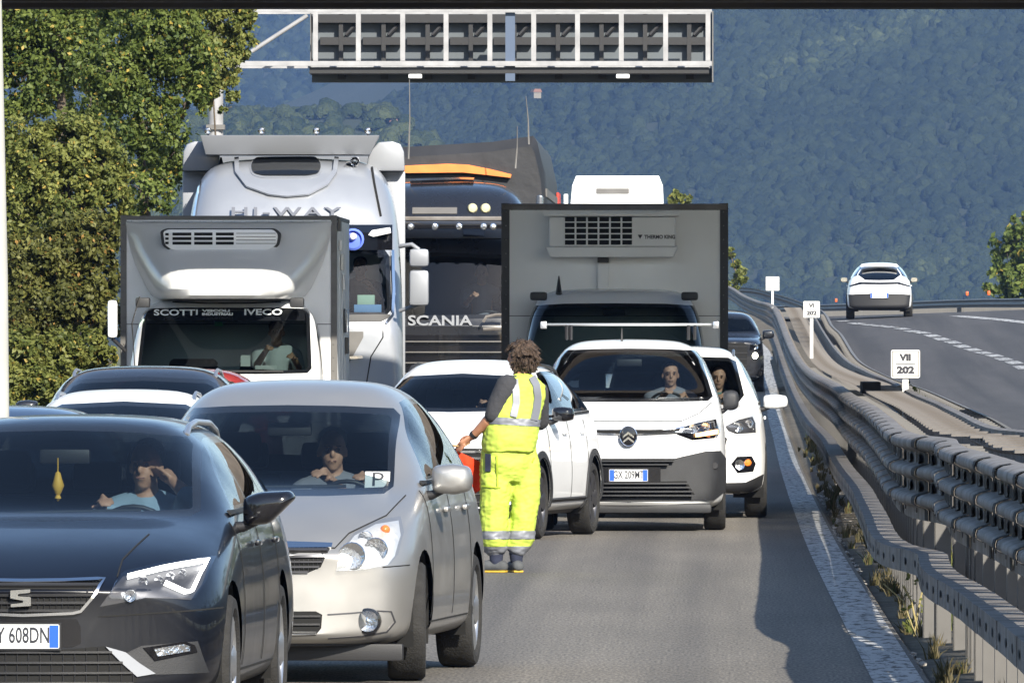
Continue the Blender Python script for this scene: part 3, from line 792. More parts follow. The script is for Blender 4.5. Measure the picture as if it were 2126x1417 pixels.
def build_car(name, S, fr, paint, label, group=None, cat="car", wheels=True, inside=True, level=3, rails=None, mirrors=True, glassm=None, rimm=M_alu, spokes=5, flip=False, doors=True):
    root = empty(name, (fr.X0, fr.D0, fr.zg), -fr.phi+(pi if flip else 0), label, cat, group)
    bm = loft_body(stations(S), level); W, H = S['W'], S['H']; g = glassm or M_glass
    tree0 = BVHTree.FromBMesh(bm); S['tree'] = tree0; S['root'] = root
    # windscreen
    y0, y1 = S['yws0'], S['yws1']; hw = W*S.get('hoodw', .84)
    ws = S.get('ws') or mirror_poly([(0,S['hood1']+.06),(hw*.92,S['hood1']+.075),(hw*.97,S['hood1']+.11),(S['wroof']-.03,S['zw1']-.07),(S['wroof']-.10,S['zw1']-.035),(0,S['zw1']-.01)])
    fsel = lambda c, n: n.y < -.05 and y0-.3 < c.y < y1+.35
    pan = cut_out(bm, ws, 'y', fsel)
    inner = shrink(ws, S.get('frit', .035)); gl = cut_out(pan, inner, 'y', lambda c, n: True)
    if pan.faces: bmobj("windscreen_border", pan, M_frit, root)
    else: pan.free()
    glo = bmobj("windscreen", gl, g, root); S['ws_used'] = ws
    # side windows
    b = S['belt']; wz = H-.115
    sg = S.get('side') or [(y0+.52,b+.055),(lerp(y0,y1,.55)+.34,lerp(b,wz,.55)),(y1+.33,wz-.015),(y1+.55,wz),(lerp(y1,S['yroof'],.7),wz),(S['yroof']-.05,wz-.05),(S['ytail']-.25,b+.16),(S['ytail']-.42,b+.085)]
    bp = S.get('bpil') or (y0+1.28, )
    for sd, nm in ((sideR,1),(sideL,-1)):
        bp2 = S.get('cpil', y0+2.15)
        pan = cut_out(bm, sg, 'x', lambda c, n, sd=sd: sd(c, n) and c.z > b-.1)
        inner = shrink(sg, .028)
        xs = [y0-.5, bp[0]-.04, bp[0]+.04, bp2-.035, bp2+.035, 9]
        for a0, a1 in ((0,1),(2,3),(4,5)):
            # clip the daylight opening to one window
            poly = clip_x(inner, xs[a0], xs[a1])
            if len(poly) < 3: continue
            w_ = cut_out(pan, poly, 'x', lambda c, n: True)
            if w_.faces: bmobj("side_window", w_, M_glassd if (a0 > 0 and S.get('privacy')) else g, root)
            else: w_.free()
        if pan.faces: bmobj("window_frame", pan, M_frit, root)
        else: pan.free()
    # rear window
    yr, yt = S['yroof'], S['ytail']
    rw = S.get('rearwin') or mirror_poly([(0,b+.16),(W*.62,b+.17),(W*.68,b+.21),(S['wroof']-.12,H-S.get('drop',.07)-.06),(0,H-S.get('drop',.07)-.03)])
    pan = cut_out(bm, rw, 'y', lambda c, n: n.y > .1 and c.y > yr-.2)
    if pan.faces: bmobj("rear_window", pan, g if not S.get('privacy') else M_glassd, root)
    # wheel arches
    r = S['r']; arch = r+S.get('archgap', .055)
    for wy in (S['wf'], S['wr']):
        circ = [(wy+arch*cos(2*pi*k/28), r+.01+arch*sin(2*pi*k/28)) for k in range(28)]
        for sd in (1,-1):
            pan = cut_out(bm, circ, 'x', lambda c, n, sd=sd: c.x*sd > W*.62 and (n.x*sd > .2 or n.z < -.2)); pan.free()
            ln = []
            bmx = bmesh.new(); ra = []; 
            for k in range(17):
                t = -.12*pi+1.24*pi*k/16; yy, zz = wy+(arch+.004)*cos(t), r+.01+(arch+.004)*sin(t)
                ra.append((bmx.verts.new((sd*(W-.035),yy,zz)), bmx.verts.new((sd*(W-.34),yy,zz))))
            for k in range(16): bmx.faces.new((ra[k][0],ra[k][1],ra[k+1][1],ra[k+1][0]))
            bmx.faces.new([q[1] for q in ra])
            bmobj("wheel_arch_liner", bmx, M_void, root, False)
    # painted body shell
    bmobj("body", bm, paint, root, True)
    if S.get('arch_trim'):
        for wy in (S['wf'], S['wr']):
            for sd, x0 in ((1,None),(-1,'left')):
                pts = [(wy+(arch+.028)*cos(t), r+.01+(arch+.028)*sin(t)) for t in [(-.06+1.12*k/20)*pi for k in range(21)]]
                strip("arch_trim", tree0, pts, 'x', .06, M_greyplastic, root, .008, x0)
    if wheels:
        st_ = S.get('steer', 0)
        for wy, s2 in ((S['wf'], st_),(S['wr'],0)):
            for sd in (1,-1): wheel(root, sd*(W-.012-.10), wy, r, S.get('tw',.205), sd, rimm, spokes, s2, steel=S.get('steel', False), rimr=S.get('rimr'))
    if inside: S['swheel'] = interior(root, S)
    if mirrors:
        for sd in (1,-1): door_mirror(root, sd*(W*.965), y0+.42, b+.06+S.get('mz',0), sd, S.get('mw',.20), S.get('mh',.14), S.get('mmat') or paint, shape=S.get('mshape','round'))
    if doors:
        for sd, x0 in ((1,None),(-1,'left')):
            zs = S['zb']+.12
            for dy in (y0+.22, bp[0], S['wr']-r*.9 if False else bp2):
                top = b-.0
                strip("door_seam", tree0, [(dy,top),(dy+.015,.62),(dy-.02,zs+.02)], 'x', .009, M_void, root, .0015, x0)
            strip("sill_seam", tree0, [(y0+.2,zs),(S['wr']-r-.1,zs)], 'x', .009, M_void, root, .0015, x0)
            for dy in (bp[0]-.24, bp2-.20):
                h = tree0.ray_cast(Vector((3*sd,dy,b-.11)), Vector((-sd,0,0)))
                if h[0] is not None:
                    xx = h[0].x; M = Matrix.Translation((xx+sd*.022, dy, b-.11))
                    box("door_handle", -.012, .012, -.10, .09, -.014, .014, paint, root, .01, M)
            strip("window_trim", tree0, [(y0+.34,b+.035),(S['ytail']-.45,b+.07)], 'x', .02, M_rubber, root, .006, x0)
    if rails:
        for sd in (1,-1):
            xx = S['wroof']-.045; pts = []
            for yy, up_ in ((y1+.22,-.01),(y1+.34,.022),(lerp(y1,yr,.35),.035),(lerp(y1,yr,.7),.035),(yr-.25,.025),(yr-.12,-.01)):
                h_ = tree0.ray_cast(Vector((sd*xx,yy,4)), Vector((0,0,-1))); pts.append((sd*xx, yy, h_[0].z+up_))
            tube("roof_rail", pts, .016, rails, root, 8)
    return root
def clip_x(poly, a, b):
    def clip(P, f, inside):
        out = []
        for i in range(len(P)):
            p, q = P[i-1], P[i]
            if inside(q):
                if not inside(p): out.append(f(p, q))
                out.append(q)
            elif inside(p): out.append(f(p, q))
        return out
    def at(v): return lambda p, q: (v, p[1]+(q[1]-p[1])*(v-p[0])/(q[0]-p[0]))
    P = clip(poly, at(a), lambda p: p[0] >= a)
    return clip(P, at(b), lambda p: p[0] <= b) if P else P
def fascia(S, poly, name, mat_, parent=None, off=.004, thick=.012, sub=.03, ymax=1.2, axis='y', x0=None):
    """a panel laid over the body front: polygon in (x,z), tessellated and dropped on the body surface"""
    tree = S['tree']; parent = parent or S['root']; bm = bmesh.new()
    xs = [p[0] for p in poly]; zs = [p[1] for p in poly]
    vs = [bm.verts.new((p[0], 0, p[1])) for p in poly]
    try: f = bm.faces.new(vs)
    except ValueError: return None
    bmesh.ops.triangulate(bm, faces=bm.faces[:])
    for k in range(int((max(xs)-min(xs))/sub)+1):
        x = min(xs)+k*sub+.0007
        bmesh.ops.bisect_plane(bm, geom=bm.verts[:]+bm.edges[:]+bm.faces[:], plane_co=(x,0,0), plane_no=(1,0,0))
    for k in range(int((max(zs)-min(zs))/sub)+1):
        z = min(zs)+k*sub+.0007
        bmesh.ops.bisect_plane(bm, geom=bm.verts[:]+bm.edges[:]+bm.faces[:], plane_co=(0,0,z), plane_no=(0,0,1))
    dead = []
    for v in bm.verts:
        h = tree.ray_cast(Vector((v.co.x, -2, v.co.z)), Vector((0,1,0))) if x0 != 'rear' else tree.ray_cast(Vector((v.co.x, 20, v.co.z)), Vector((0,-1,0)))
        if h[0] is None: dead.append(v); continue
        v.co = h[0]+h[1].normalized()*off
    bmesh.ops.delete(bm, geom=dead, context='VERTS')
    if not bm.faces: bm.free(); return None
    bmesh.ops.remove_doubles(bm, verts=bm.verts, dist=1e-5); bmesh.ops.recalc_face_normals(bm, faces=bm.faces)
    bm.normal_update()
    av = sum((f.normal.y for f in bm.faces))
    if (av > 0) != (x0 == 'rear'): bmesh.ops.reverse_faces(bm, faces=bm.faces)
    thicken(bm, thick) if thick else None
    return bmobj(name, bm, mat_, parent, True, 35)
def surf_y(S, x, z):
    h = S['tree'].ray_cast(Vector((x,-2,z)), Vector((0,1,0))); return h[0].y if h[0] is not None else 0.0
def headlamp(S, poly, parent=None, both=True, bulbs=(), led=None, depth=.05, ambers=(), bezel=M_gloss):
    """real lamp: dark bucket with reflectors behind a clear lens"""
    tree = S['tree']; root = parent or S['root']; objs = []
    for sd in ((1,-1) if both else (1,)):
        P = [(sd*x, z) for x, z in poly]
        cx = sum(p[0] for p in P)/len(P); cz = sum(p[1] for p in P)/len(P)
        r = empty("headlight", (0,0,0)); r.parent = root
        fascia(S, P, "lamp_housing", bezel, r, .002, 0)
        for bx_, bz_, br in bulbs:
            y = surf_y(S, sd*bx_, bz_)
            lathe("reflector", [(-.004,.001),(-.006,br*.25),(-.012,br*.7),(-.020,br*.98),(-.012,br*1.04),(0,br*1.04)], M_reflector, r, 20, 'y', (sd*bx_, y, bz_))
        for (ax_, az_, ar) in ambers:
            y = surf_y(S, sd*ax_, az_); lathe("indicator_bulb", [(-.03,.001),(-.026,ar*.6),(-.012,ar),(0,ar)], M_amber, r, 14, 'y', (sd*ax_, y, az_))
        if led:
            strip("led_strip", tree, [(sd*x, z) for x, z in led[0]], 'y', led[1], M_led, r, .012)
        # lens floats a little proud of the housing
        fascia(S, P, "lamp_lens", M_lens, r, .030, 0)
        objs.append(r)
    return objs
def grille_slats(S, poly, n, mat_=M_plastic, back=M_void, vertical=0, t=.012, parent=None, name="grille", off=.006, chrome=None):
    root = parent or S['root']; r = empty(name, (0,0,0)); r.parent = root
    fascia(S, poly, "grille_opening", back, r, .002, .0)
    zs = [p[1] for p in poly]; xs = [p[0] for p in poly]
    def span(z):
        c = []
        for i in range(len(poly)):
            (x0,z0),(x1,z1) = poly[i-1], poly[i]
            if (z0 > z) != (z1 > z): c.append(x0+(x1-x0)*(z-z0)/(z1-z0))
        return (min(c), max(c)) if len(c) >= 2 else None
    for k in range(n):
        z = lerp(min(zs), max(zs), (k+.6)/(n+.2)); sp = span(z)
        if sp: strip("slat", S['tree'], [(sp[0]+.01,z),(sp[1]-.01,z)], 'y', t, mat_, r, off)
    if vertical:
        bars = bmesh.new()
        for k in range(vertical):
            x = lerp(min(xs), max(xs), (k+.5)/vertical)
            c = []
            for i in range(len(poly)):
                (x0,z0),(x1,z1) = poly[i-1], poly[i]
                if (x0 > x) != (x1 > x): c.append(z0+(z1-z0)*(x-x0)/(x1-x0))
            if len(c) >= 2:
                y = surf_y(S, x, (min(c)+max(c))/2)
                a, b = Vector((x, surf_y(S,x,min(c)+.005)-off*.8, min(c)+.005)), Vector((x, surf_y(S,x,max(c)-.005)-off*.8, max(c)-.005))
                tube_bm(bars, [a, (a+b)/2+Vector((0,y-(a.y+b.y)/2-off*.8,0)), b], t*.3, 4)
        o = bmobj("mesh_bars", bars, mat_, r, False); 
    if chrome: strip("grille_surround", S['tree'], poly, 'y', chrome, M_chrome, r, .008, closed=True)
    return r
def seam(S, pts, name="panel_seam", w=.008, axis='y', x0=None, mat_=None, off=.0012): return strip(name, S['tree'], pts, axis, w, mat_ or M_void, S['root'], off, x0)
# ------------------------------------------------------------------ the cars
rad = radians
# --- dark navy estate, nearest
fr = Frame(55.0, -3.18, rad(2.7))
S = dict(W=.908, L=4.53, H=1.475, zb=.17, nose=.715, hood1=.985, yws0=1.12, yws1=1.92, zw1=1.40, wroof=.60, yroof=3.95, ytail=4.42, belt=.975, wf=.85, wr=3.50, r=.325, sweep=.30, hoodw=.84, drop=.06,
         mshape='wing', mw=.25, mh=.17, mmat=M_gloss, tw=.21, steer=0)
Sseat = S
hp = fr.half
S['ws'] = hp([(44,1078),(300,1074),(405,1070),(424,1058),(393,915),(372,893),(250,882),(44,879)], 1.5)
root = build_car("estate_car", S, fr, M_navy, "dark navy estate car cut by the left edge, nearest in the queue, plate ending 608DN", "cars waiting in the left lane", rails=M_alu)
LP = fr.P
poly = LP([(257,1196),(327,1179.5),(424,1165),(413,1214.5),(395,1245),(361,1241.6),(305,1239),(260,1248),(214,1257),(235,1230)], .22)
led = LP([(266,1203),(330,1187),(414,1171),(392,1230),(380,1232),(340,1215)], .22)
c = LP([(300,1205),(330,1203),(352,1196),(375,1190),(398,1183)], .22)
headlamp(S, poly, led=(led, .011), bulbs=[(c[0][0],c[0][1],.022),(c[1][0],c[1][1],.02),(c[2][0],c[2][1],.02),(c[3][0],c[3][1],.018)]+[(p[0],p[1],.028) for p in LP([(275,1235)],.2)], bezel=M_darkalloy)
gp = hp([(44,1211),(130,1210),(212,1207),(196,1232),(166,1268),(150,1272),(44,1276)], .03)
grille_slats(S, gp, 4, M_plastic, M_void, 26, .012, name="upper_grille", chrome=.013)
# badge: a silver block split by two slanting cuts
xq, zq = fr.L(44, 1241, 0); yb_ = surf_y(S, xq, zq)-.03
bd = empty("badge", (xq, yb_, zq)); bd.parent = root
h = .04
prism("badge_mark", rnd_poly([(-.047,.0),(-.047,.036),(.045,.042),(.044,.026),(-.012,.020),(-.012,.010),(.047,.006),(.047,-.034),(-.045,-.040),(-.045,-.026),(.012,-.020),(.012,-.010)], .004), -.012, .01, 'y', M_chrome, bd)
ip = hp([(44,1348),(130,1347),(222,1340),(262,1380),(286,1408),(270,1425),(44,1430)], .05)
grille_slats(S, ip, 4, M_plastic, M_void, 20, .010, name="lower_grille")
for sd in (1,-1):
    q = [(sd*x, z) for x, z in LP([(222,1340),(262,1352),(290,1375),(322,1397),(285,1403),(255,1375)], .15)]
    fascia(S, q, "bumper_blade", M_fairing, off=.012)
    q = [(sd*x, z) for x, z in LP([(266,1354),(300,1338),(410,1330),(430,1396),(322,1398),(290,1374)], .25)]
    fascia(S, q, "fog_lamp_recess", M_greyplastic, off=.003)
    q = [(sd*x, z) for x, z in LP([(302,1342),(385,1330),(403,1338),(408,1352),(325,1369)], .25)]
    fl = empty("fog_light", (0,0,0)); fl.parent = root
    fascia(S, q, "fog_housing", M_gloss, fl, off=.010); 
    q = [(sd*x, z) for x, z in LP([(322,1345),(380,1335),(392,1340),(392,1350),(330,1360)], .25)]
    fascia(S, q, "fog_reflector", M_reflector, fl, off=.018)
    seam(S, [(sd*x, z) for x, z in LP([(214,1277),(300,1272),(400,1266),(455,1262)], .3)], w=.007)
    seam(S, [(sd*x, z) for x, z in LP([(258,1194),(262,1160),(300,1110)], .5)], w=.006)
q = hp([(44,1284),(160,1284),(168,1300),(168,1335),(150,1343),(44,1343)], .05); fascia(S, q, "plate_panel", M_gloss, off=.002, thick=.004)
px, pz = fr.L(42, 1320, 0); plate(root, "FY 608DN", px, surf_y(S,px,pz)-.02, pz)
tube("wiper", [(-.55,1.17,.998),(-.1,1.2,1.02),(.42,1.30,1.03)], .009, M_rubber, root); tube("wiper", [(.5,1.2,.998),(.2,1.22,1.02)], .009, M_rubber, root)
# hanging ornament
hx, hz = fr.L(118, 990, 1.75); M_yellow = mat("yellow_toy", (.75,.42,.05), .6)
orn = empty("hanging_ornament", (0,0,0)); orn.parent = root; orn["label"] = "small yellow figure hanging from the interior mirror"
tube("ornament_string", [(hx,1.80,hz+.09),(hx,1.80,hz+.02)], .003, M_yellow, orn, 5)
lathe("ornament_body", [(.03,.001),(.02,.012),(-.01,.020),(-.04,.030),(-.07,.018),(-.085,.010),(-.10,.016),(-.115,.001)], M_yellow, orn, 14, 'z', (hx,1.80,hz))

# --- champagne silver people carrier
fr = Frame(63.7, -2.476, rad(4.9))
S = dict(W=.853, L=4.24, H=1.61, zb=.19, nose=.72, hood1=1.00, yws0=.88, yws1=1.72, zw1=1.46, wroof=.575, yroof=3.55, ytail=4.05, belt=1.01, wf=.80, wr=3.40, r=.318, sweep=.28, hoodw=.85, drop=.09,
         mw=.22, mh=.17, tw=.205, steer=rad(6))
Sverso = S; hp, LP = fr.half, fr.P
S['ws'] = hp([(597,1026),(700,1026),(815,1022),(829,1008),(806,862),(792,848),(700,843),(600,841)], 1.3)
root = build_car("silver_people_carrier", S, fr, M_silver, "champagne silver people carrier with a paper P on its windscreen, second from the camera", "cars waiting in the middle lane")
poly = LP([(703,1184),(711,1150),(734,1112),(771,1089),(813,1082),(822,1112),(816,1154),(804,1172),(757,1182)], .22)
c = LP([(735,1152),(780,1140),(792,1100),(757,1118)], .22)
headlamp(S, poly, bulbs=[(c[0][0],c[0][1],.070),(c[1][0],c[1][1],.062),(c[3][0],c[3][1],.04)], ambers=[(c[2][0],c[2][1],.026)], bezel=M_lamplight)
gp = hp([(522,1139),(600,1139),(682,1137),(664,1177),(637,1189),(522,1193)], .03)
grille_slats(S, gp, 5, M_darkalloy, M_void, 34, .010, name="upper_grille")
q = hp([(522,1127),(600,1127),(684,1130),(683,1139),(522,1140)], .02); fascia(S, q, "chrome_strip", M_chrome, off=.012)
gp = hp([(522,1268),(655,1268),(668,1275),(666,1303),(655,1318),(522,1322)], .05)
grille_slats(S, gp, 3, M_plastic, M_void, 0, .010, name="lower_grille")
for sd in (1,-1):
    (cx, cz), = LP([(766,1288)], .2); y = surf_y(S, sd*cx, cz)
    fl = empty("fog_light", (0,0,0)); fl.parent = root
    lathe("fog_housing", [(.01,.072),(-.012,.070),(-.014,.058),(.0,.05)], M_gloss, fl, 28, 'y', (sd*cx,y,cz))
    lathe("fog_reflector", [(-.004,.001),(.0,.02),(-.006,.04),(-.012,.056)], M_reflector, fl, 24, 'y', (sd*cx,y-.004,cz))
    lathe("fog_lens", [(-.022,.001),(-.02,.04),(-.012,.058)], M_lens, fl, 24, 'y', (sd*cx,y-.006,cz))
    seam(S, [(sd*x, z) for x, z in LP([(683,1132),(712,1135),(735,1105),(800,1070),(824,1030)], .5)], w=.006)
    seam(S, [(sd*x, z) for x, z in LP([(805,1175),(850,1172),(880,1165)], .45)], w=.006)
    seam(S, [(sd*x, z) for x, z in LP([(690,1273),(740,1270),(785,1266),(815,1268),(822,1290),(806,1310),(760,1318),(690,1322)], .3)], w=.008, mat_=M_darkalloy)
q = hp([(522,1335),(700,1336),(830,1340),(832,1362),(700,1358),(522,1358)], .15); fascia(S, q, "bumper_lip", M_greyplastic, off=.008)
box("front_skirt", -.62, .78, .25, .32, .12, .21, M_plastic, root, .01)
px, pz = fr.L(522, 1230, 0); plate(root, None, px, surf_y(S,px,pz)-.02, pz)
ppx = fr.L(781, 998, 1.02); M_ = Matrix.Translation((ppx[0], 1.075, ppx[1])) @ Matrix.Rotation(rad(-22), 4, 'X')
pap = empty("paper_notice", (0,0,0)); pap.parent = root; pap.matrix_local = M_; pap["label"] = "white paper with a handwritten P"
prism("paper_sheet", [(-.067,-.053),(.067,-.053),(.067,.053),(-.067,.053)], -.002, 0, 'y', M_paper, pap)
text_obj("lettering", "P", .115, M_ink, pap, face_cam(-.0,-.0026,.004), .0004, 1.25, 0)
box("underline", -.045, .045, -.0035, -.0022, -.044, -.0405, M_ink, pap)
tube("wiper", [(-.5,1.0,1.01),(-.1,1.03,1.03),(.38,1.10,1.035)], .009, M_rubber, root); tube("wiper", [(.62,1.02,1.01),(.2,1.05,1.02)], .009, M_rubber, root)

# --- white crossover behind the worker
fr = Frame(107.8, -2.61, rad(9.55))
S = dict(W=.90, L=4.33, H=1.62, zb=.22, nose=.86, hood1=1.08, yws0=1.05, yws1=1.80, zw1=1.50, wroof=.60, yroof=3.6, ytail=4.15, belt=1.06, wf=.85, wr=3.50, r=.335, sweep=.26, hoodw=.84, drop=.1,
         mmat=M_gloss, tw=.21, arch_trim=True, steer=0, privacy=True); Scap = S; hp, LP = fr.half, fr.P
root = build_car("white_crossover", S, fr, M_white, "white crossover with black roof rails and black door mirrors, directly behind the worker in yellow", "cars waiting in the middle lane", rails=M_plastic, rimm=M_darkalloy)
q = mirror_poly([(0,.70),(.50,.71),(.60,.76),(.62,.82),(0,.83)]); grille_slats(S, q, 2, M_chrome, M_void, 0, .02, name="upper_grille")
q = mirror_poly([(0,.30),(.55,.30),(.62,.42),(.52,.52),(0,.53)]); grille_slats(S, q, 3, M_plastic, M_void, 0, .012, name="lower_grille")
headlamp(S, [(.60,.74),(.80,.72),(.84,.80),(.80,.86),(.58,.83)], bulbs=[(.72,.79,.04)])
q = mirror_poly([(0,.22),(.70,.22),(.84,.30),(.84,.38),(.66,.29),(0,.28)]); fascia(S, q, "bumper_lip", M_greyplastic, off=.01)
for sd, x0 in ((1,None),(-1,'left')): strip("sill_cladding", S['tree'], [(1.25,.30),(3.1,.30)], 'x', .13, M_greyplastic, root, .012, x0)
px = 0; plate(root, None, px, surf_y(S,0,.60)-.02, .60)

# --- white van with dark bumper
fr = Frame(112.7, -.847, 0.0)
S = dict(W=.922, L=4.40, H=1.80, zb=.20, nose=1.00, hood1=1.24, yws0=.80, yws1=1.55, zw1=1.70, wroof=.66, yroof=3.9, ytail=4.28, belt=1.16, wf=.90, wr=3.60, r=.325, sweep=.20, hoodw=.87, drop=.05,
         tw=.205, steel=True, rearseat=False, seatup=.15, mmat=M_greyplastic, mw=.15, mh=.20); Sber = S; hp, LP = fr.half, fr.P
S['ws'] = hp([(1304,833),(1400,833),(1470,831),(1480,822),(1455,740),(1444,727),(1380,724),(1304,723)], 1.2)
root = build_car("white_van", S, fr, M_white, "white van with chevron badge, dark grey bumper and plate GX 209MT", "cars waiting in the right lane", cat="van", mirrors=True)
q = LP([(1405,901),(1421,885),(1450,877),(1486,870),(1491,894),(1483,909),(1437,913)], .2)
c = LP([(1440,890),(1465,886),(1470,902)], .2)
headlamp(S, q, bulbs=[(c[0][0],c[0][1],.045),(c[1][0],c[1][1],.042)], ambers=[(c[2][0],c[2][1],.028)])
(ax, az), = LP([(1462,903)], .2)
for sd in (1,-1): strip("indicator_strip", S['tree'], [(sd*(ax-.09),az),(sd*(ax+.09),az+.02)], 'y', .035, mat("lit_indicator", (1,.6,.25), .3, emit=(1,.55,.2), estr=2.5), root, .02)
q = hp([(1304,890),(1360,891),(1420,886),(1415,899),(1360,902),(1304,904)], .05); fascia(S, q, "chrome_strip", M_chrome, off=.008, thick=.01)
q = hp([(1304,892),(1360,893),(1412,890),(1410,894),(1360,898),(1304,900)], .05); fascia(S, q, "grille_slot", M_void, off=.016, thick=.004)
xq, zq = fr.L(1304.5, 905, 0); yq = surf_y(S, xq, zq)
bd = empty("badge", (xq, yq-.02, zq)); bd.parent = root; bd["label"] = "black oval badge with two silver chevrons"
prism("badge_disc", [(.075*cos(2*pi*k/28), .088*sin(2*pi*k/28)) for k in range(28)], -.012, .01, 'y', M_gloss, bd, .003)
for z0 in (.012, -.035): prism("chevron", [(-.052,z0-.012),(0,z0+.030),(.052,z0-.012),(.052,z0-.030),(0,z0+.008),(-.052,z0-.030)], -.02, -.010, 'y', M_chrome, bd)
ring_ = [(.080*cos(2*pi*k/32), -.012, .093*sin(2*pi*k/32)) for k in range(33)]; tube("badge_ring", ring_, .006, M_chrome, bd, 6)
q = hp([(1304,951),(1400,951),(1421,946),(1466,936),(1494,936),(1505,952),(1504,1020),(1480,1037),(1304,1041)], .12); fascia(S, q, "dark_bumper", M_greyplastic, off=.012, thick=.02)
tmpS = dict(S); 
q = hp([(1304,952),(1400,952),(1400,958),(1380,968),(1304,968)], .0); r_ = grille_slats(S, q, 2, M_greyplastic, M_void, 0, .010, name="upper_grille", off=.022); r_.location.y = -.016
q = hp([(1304,1000),(1425,998),(1442,1026),(1436,1030),(1304,1033)], .0); r_ = grille_slats(S, q, 4, M_greyplastic, M_void, 0, .014, name="lower_grille", off=.022); r_.location.y = -.016
box("bumper_lip", -.78, .78, .06, .30, .17, .26, M_greyplastic, root, .03)
px, pz = fr.L(1305, 986, 0); plate(root, "GX 209MT", px, surf_y(S,px,pz)-.05, pz)
box("plate_panel", px-.42, px+.30, surf_y(S,px,pz)-.035, surf_y(S,px,pz)-.015, pz-.075, pz+.075, M_gloss, root)
for sd in (1,):
    (cx, cz), = LP([(1484,966)], .25); y = surf_y(S, cx, cz); lathe("bumper_sensor", [(-.03,.001),(-.03,.03),(0,.035)], M_plastic, root, 14, 'y', (cx,y,cz))
bm = bmesh.new(); tube_bm(bm, [(-.80,1.95,1.935),(.80,1.95,1.935)], .015, 6)
rack = empty("roof_rack", (0,0,0)); rack.parent = root
bmobj("cross_bar", bm, M_galv0, rack)
for x in (-.82,.82): box("bar_clamp", x-.03, x+.03, 1.90, 2.0, 1.895, 1.965, M_alu, rack, .01)
for x in (-.60,-.56,.56,.62): tube("rack_foot", [(x,1.95,1.79),(x,1.95,1.93)], .018, M_plastic, rack, 6)
tube("aerial", [(fr.L(1291,714,1.75)[0],1.78,1.70),(fr.L(1291,714,1.75)[0]-.0,1.82,1.90)], .008, M_plastic, root, 6, radii=[.016,.004])
for sd in (1,-1): seam(S, [(sd*x, z) for x, z in ((.0,1.03),(.5,1.03),(.66,1.10),(.78,1.20))], w=.006)

# --- white SUV tucked behind the van
fr = Frame(120.4, -.435, 0.0)
S = dict(W=.922, L=4.52, H=1.735, zb=.24, nose=.98, hood1=1.14, yws0=1.15, yws1=1.95, zw1=1.63, wroof=.63, yroof=3.8, ytail=4.35, belt=1.10, wf=.90, wr=3.60, r=.345, sweep=.30, hoodw=.84, drop=.1, mw=.25, mh=.15, tw=.22, arch_trim=False); Skug = S; hp, LP = fr.half, fr.P
S['ws'] = hp([(1402,848),(1500,846),(1532,836),(1545,820),(1528,750),(1512,742),(1402,739)], 1.5)
root = build_car("white_suv", S, fr, M_white, "white SUV half hidden behind the white van, its door mirror over the edge line", "cars waiting in the right lane", rails=M_alu)
q = LP([(1505,884),(1534,871),(1562,865),(1568,878),(1569,898),(1528,900),(1512,894)], .3)
c = LP([(1533,886),(1555,880)], .3); headlamp(S, q, bulbs=[(c[0][0],c[0][1],.05),(c[1][0],c[1][1],.045)], bezel=M_darkalloy)
for sd in (1,-1):
    q = [(sd*x,z) for x,z in LP([(1518,962),(1530,947),(1560,946),(1568,962),(1563,978),(1531,981)], .25)]
    fl = empty("fog_light", (0,0,0)); fl.parent = root
    fascia(S, q, "fog_housing", M_gloss, fl, off=.008)
    (cx, cz), = LP([(1552,960)], .25); y = surf_y(S, sd*cx, cz); lathe("indicator_bulb", [(-.03,.001),(-.026,.03),(0,.04)], M_amber, fl, 14, 'y', (sd*cx,y,cz))
    (cx, cz), = LP([(1536,964)], .25); y = surf_y(S, sd*cx, cz); lathe("fog_reflector", [(-.02,.001),(-.024,.035),(-.03,.05),(0,.055)], M_reflector, fl, 14, 'y', (sd*cx,y,cz))
q = mirror_poly([(0,.24),(.7,.24),(.86,.33),(.88,.44),(.70,.36),(0,.35)]); fascia(S, q, "bumper_lip", M_plastic, off=.01)
q = mirror_poly([(0,.60),(.48,.62),(.52,.80),(.45,.86),(0,.87)]); grille_slats(S, q, 5, M_darkalloy, M_void, 0, .02, name="upper_grille")

# --- cars of the left lane seen only above the near ones
base = dict(W=.90, L=4.4, H=1.47, zb=.2, nose=.80, hood1=1.02, yws0=1.1, yws1=1.85, zw1=1.38, wroof=.60, yroof=3.7, ytail=4.25, belt=1.0, wf=.85, wr=3.5, r=.32, sweep=.26, hoodw=.84, drop=.08)
def simple_front(S):
    headlamp(S, [(.52,S['nose']-.12),(.80,S['nose']-.10),(.82,S['nose']-.02),(.60,S['nose']-.04)], bulbs=[(.68,S['nose']-.075,.035)])
    grille_slats(S, mirror_poly([(0,S['nose']-.20),(.42,S['nose']-.19),(.46,S['nose']-.07),(0,S['nose']-.06)]), 3, M_plastic, name="upper_grille")
    grille_slats(S, mirror_poly([(0,.28),(.5,.28),(.55,.42),(0,.43)]), 2, M_plastic, name="lower_grille")
    plate(S['root'], None, 0, surf_y(S,0,.5)-.02, .5)
def bg_car(name, D, u_mid, vtop, paint, label, group, level=2, **kw):
    S = dict(base); S.update(kw); s = sc(D+2.2); fr = Frame(D, U2X(u_mid, D+2.2), 0, gz(D))
    S['H'] = HC+(V0-vtop)/s-gz(D); S['zw1'] = S['H']-.09
    r = build_car(name, S, fr, paint, label, group, level=level, rails=kw.get('rails')); simple_front(S); return S
bg_car("dark_saloon_car", 80, 5, 839, M_darkblue, "dark blue car at the left edge, only its roof showing above the navy estate", "cars waiting in the left lane")
bg_car("white_hatchback", 95.5, 262, 806, M_white, "white car showing its roof and windscreen top above the navy estate", "cars waiting in the left lane", rails=M_alu)
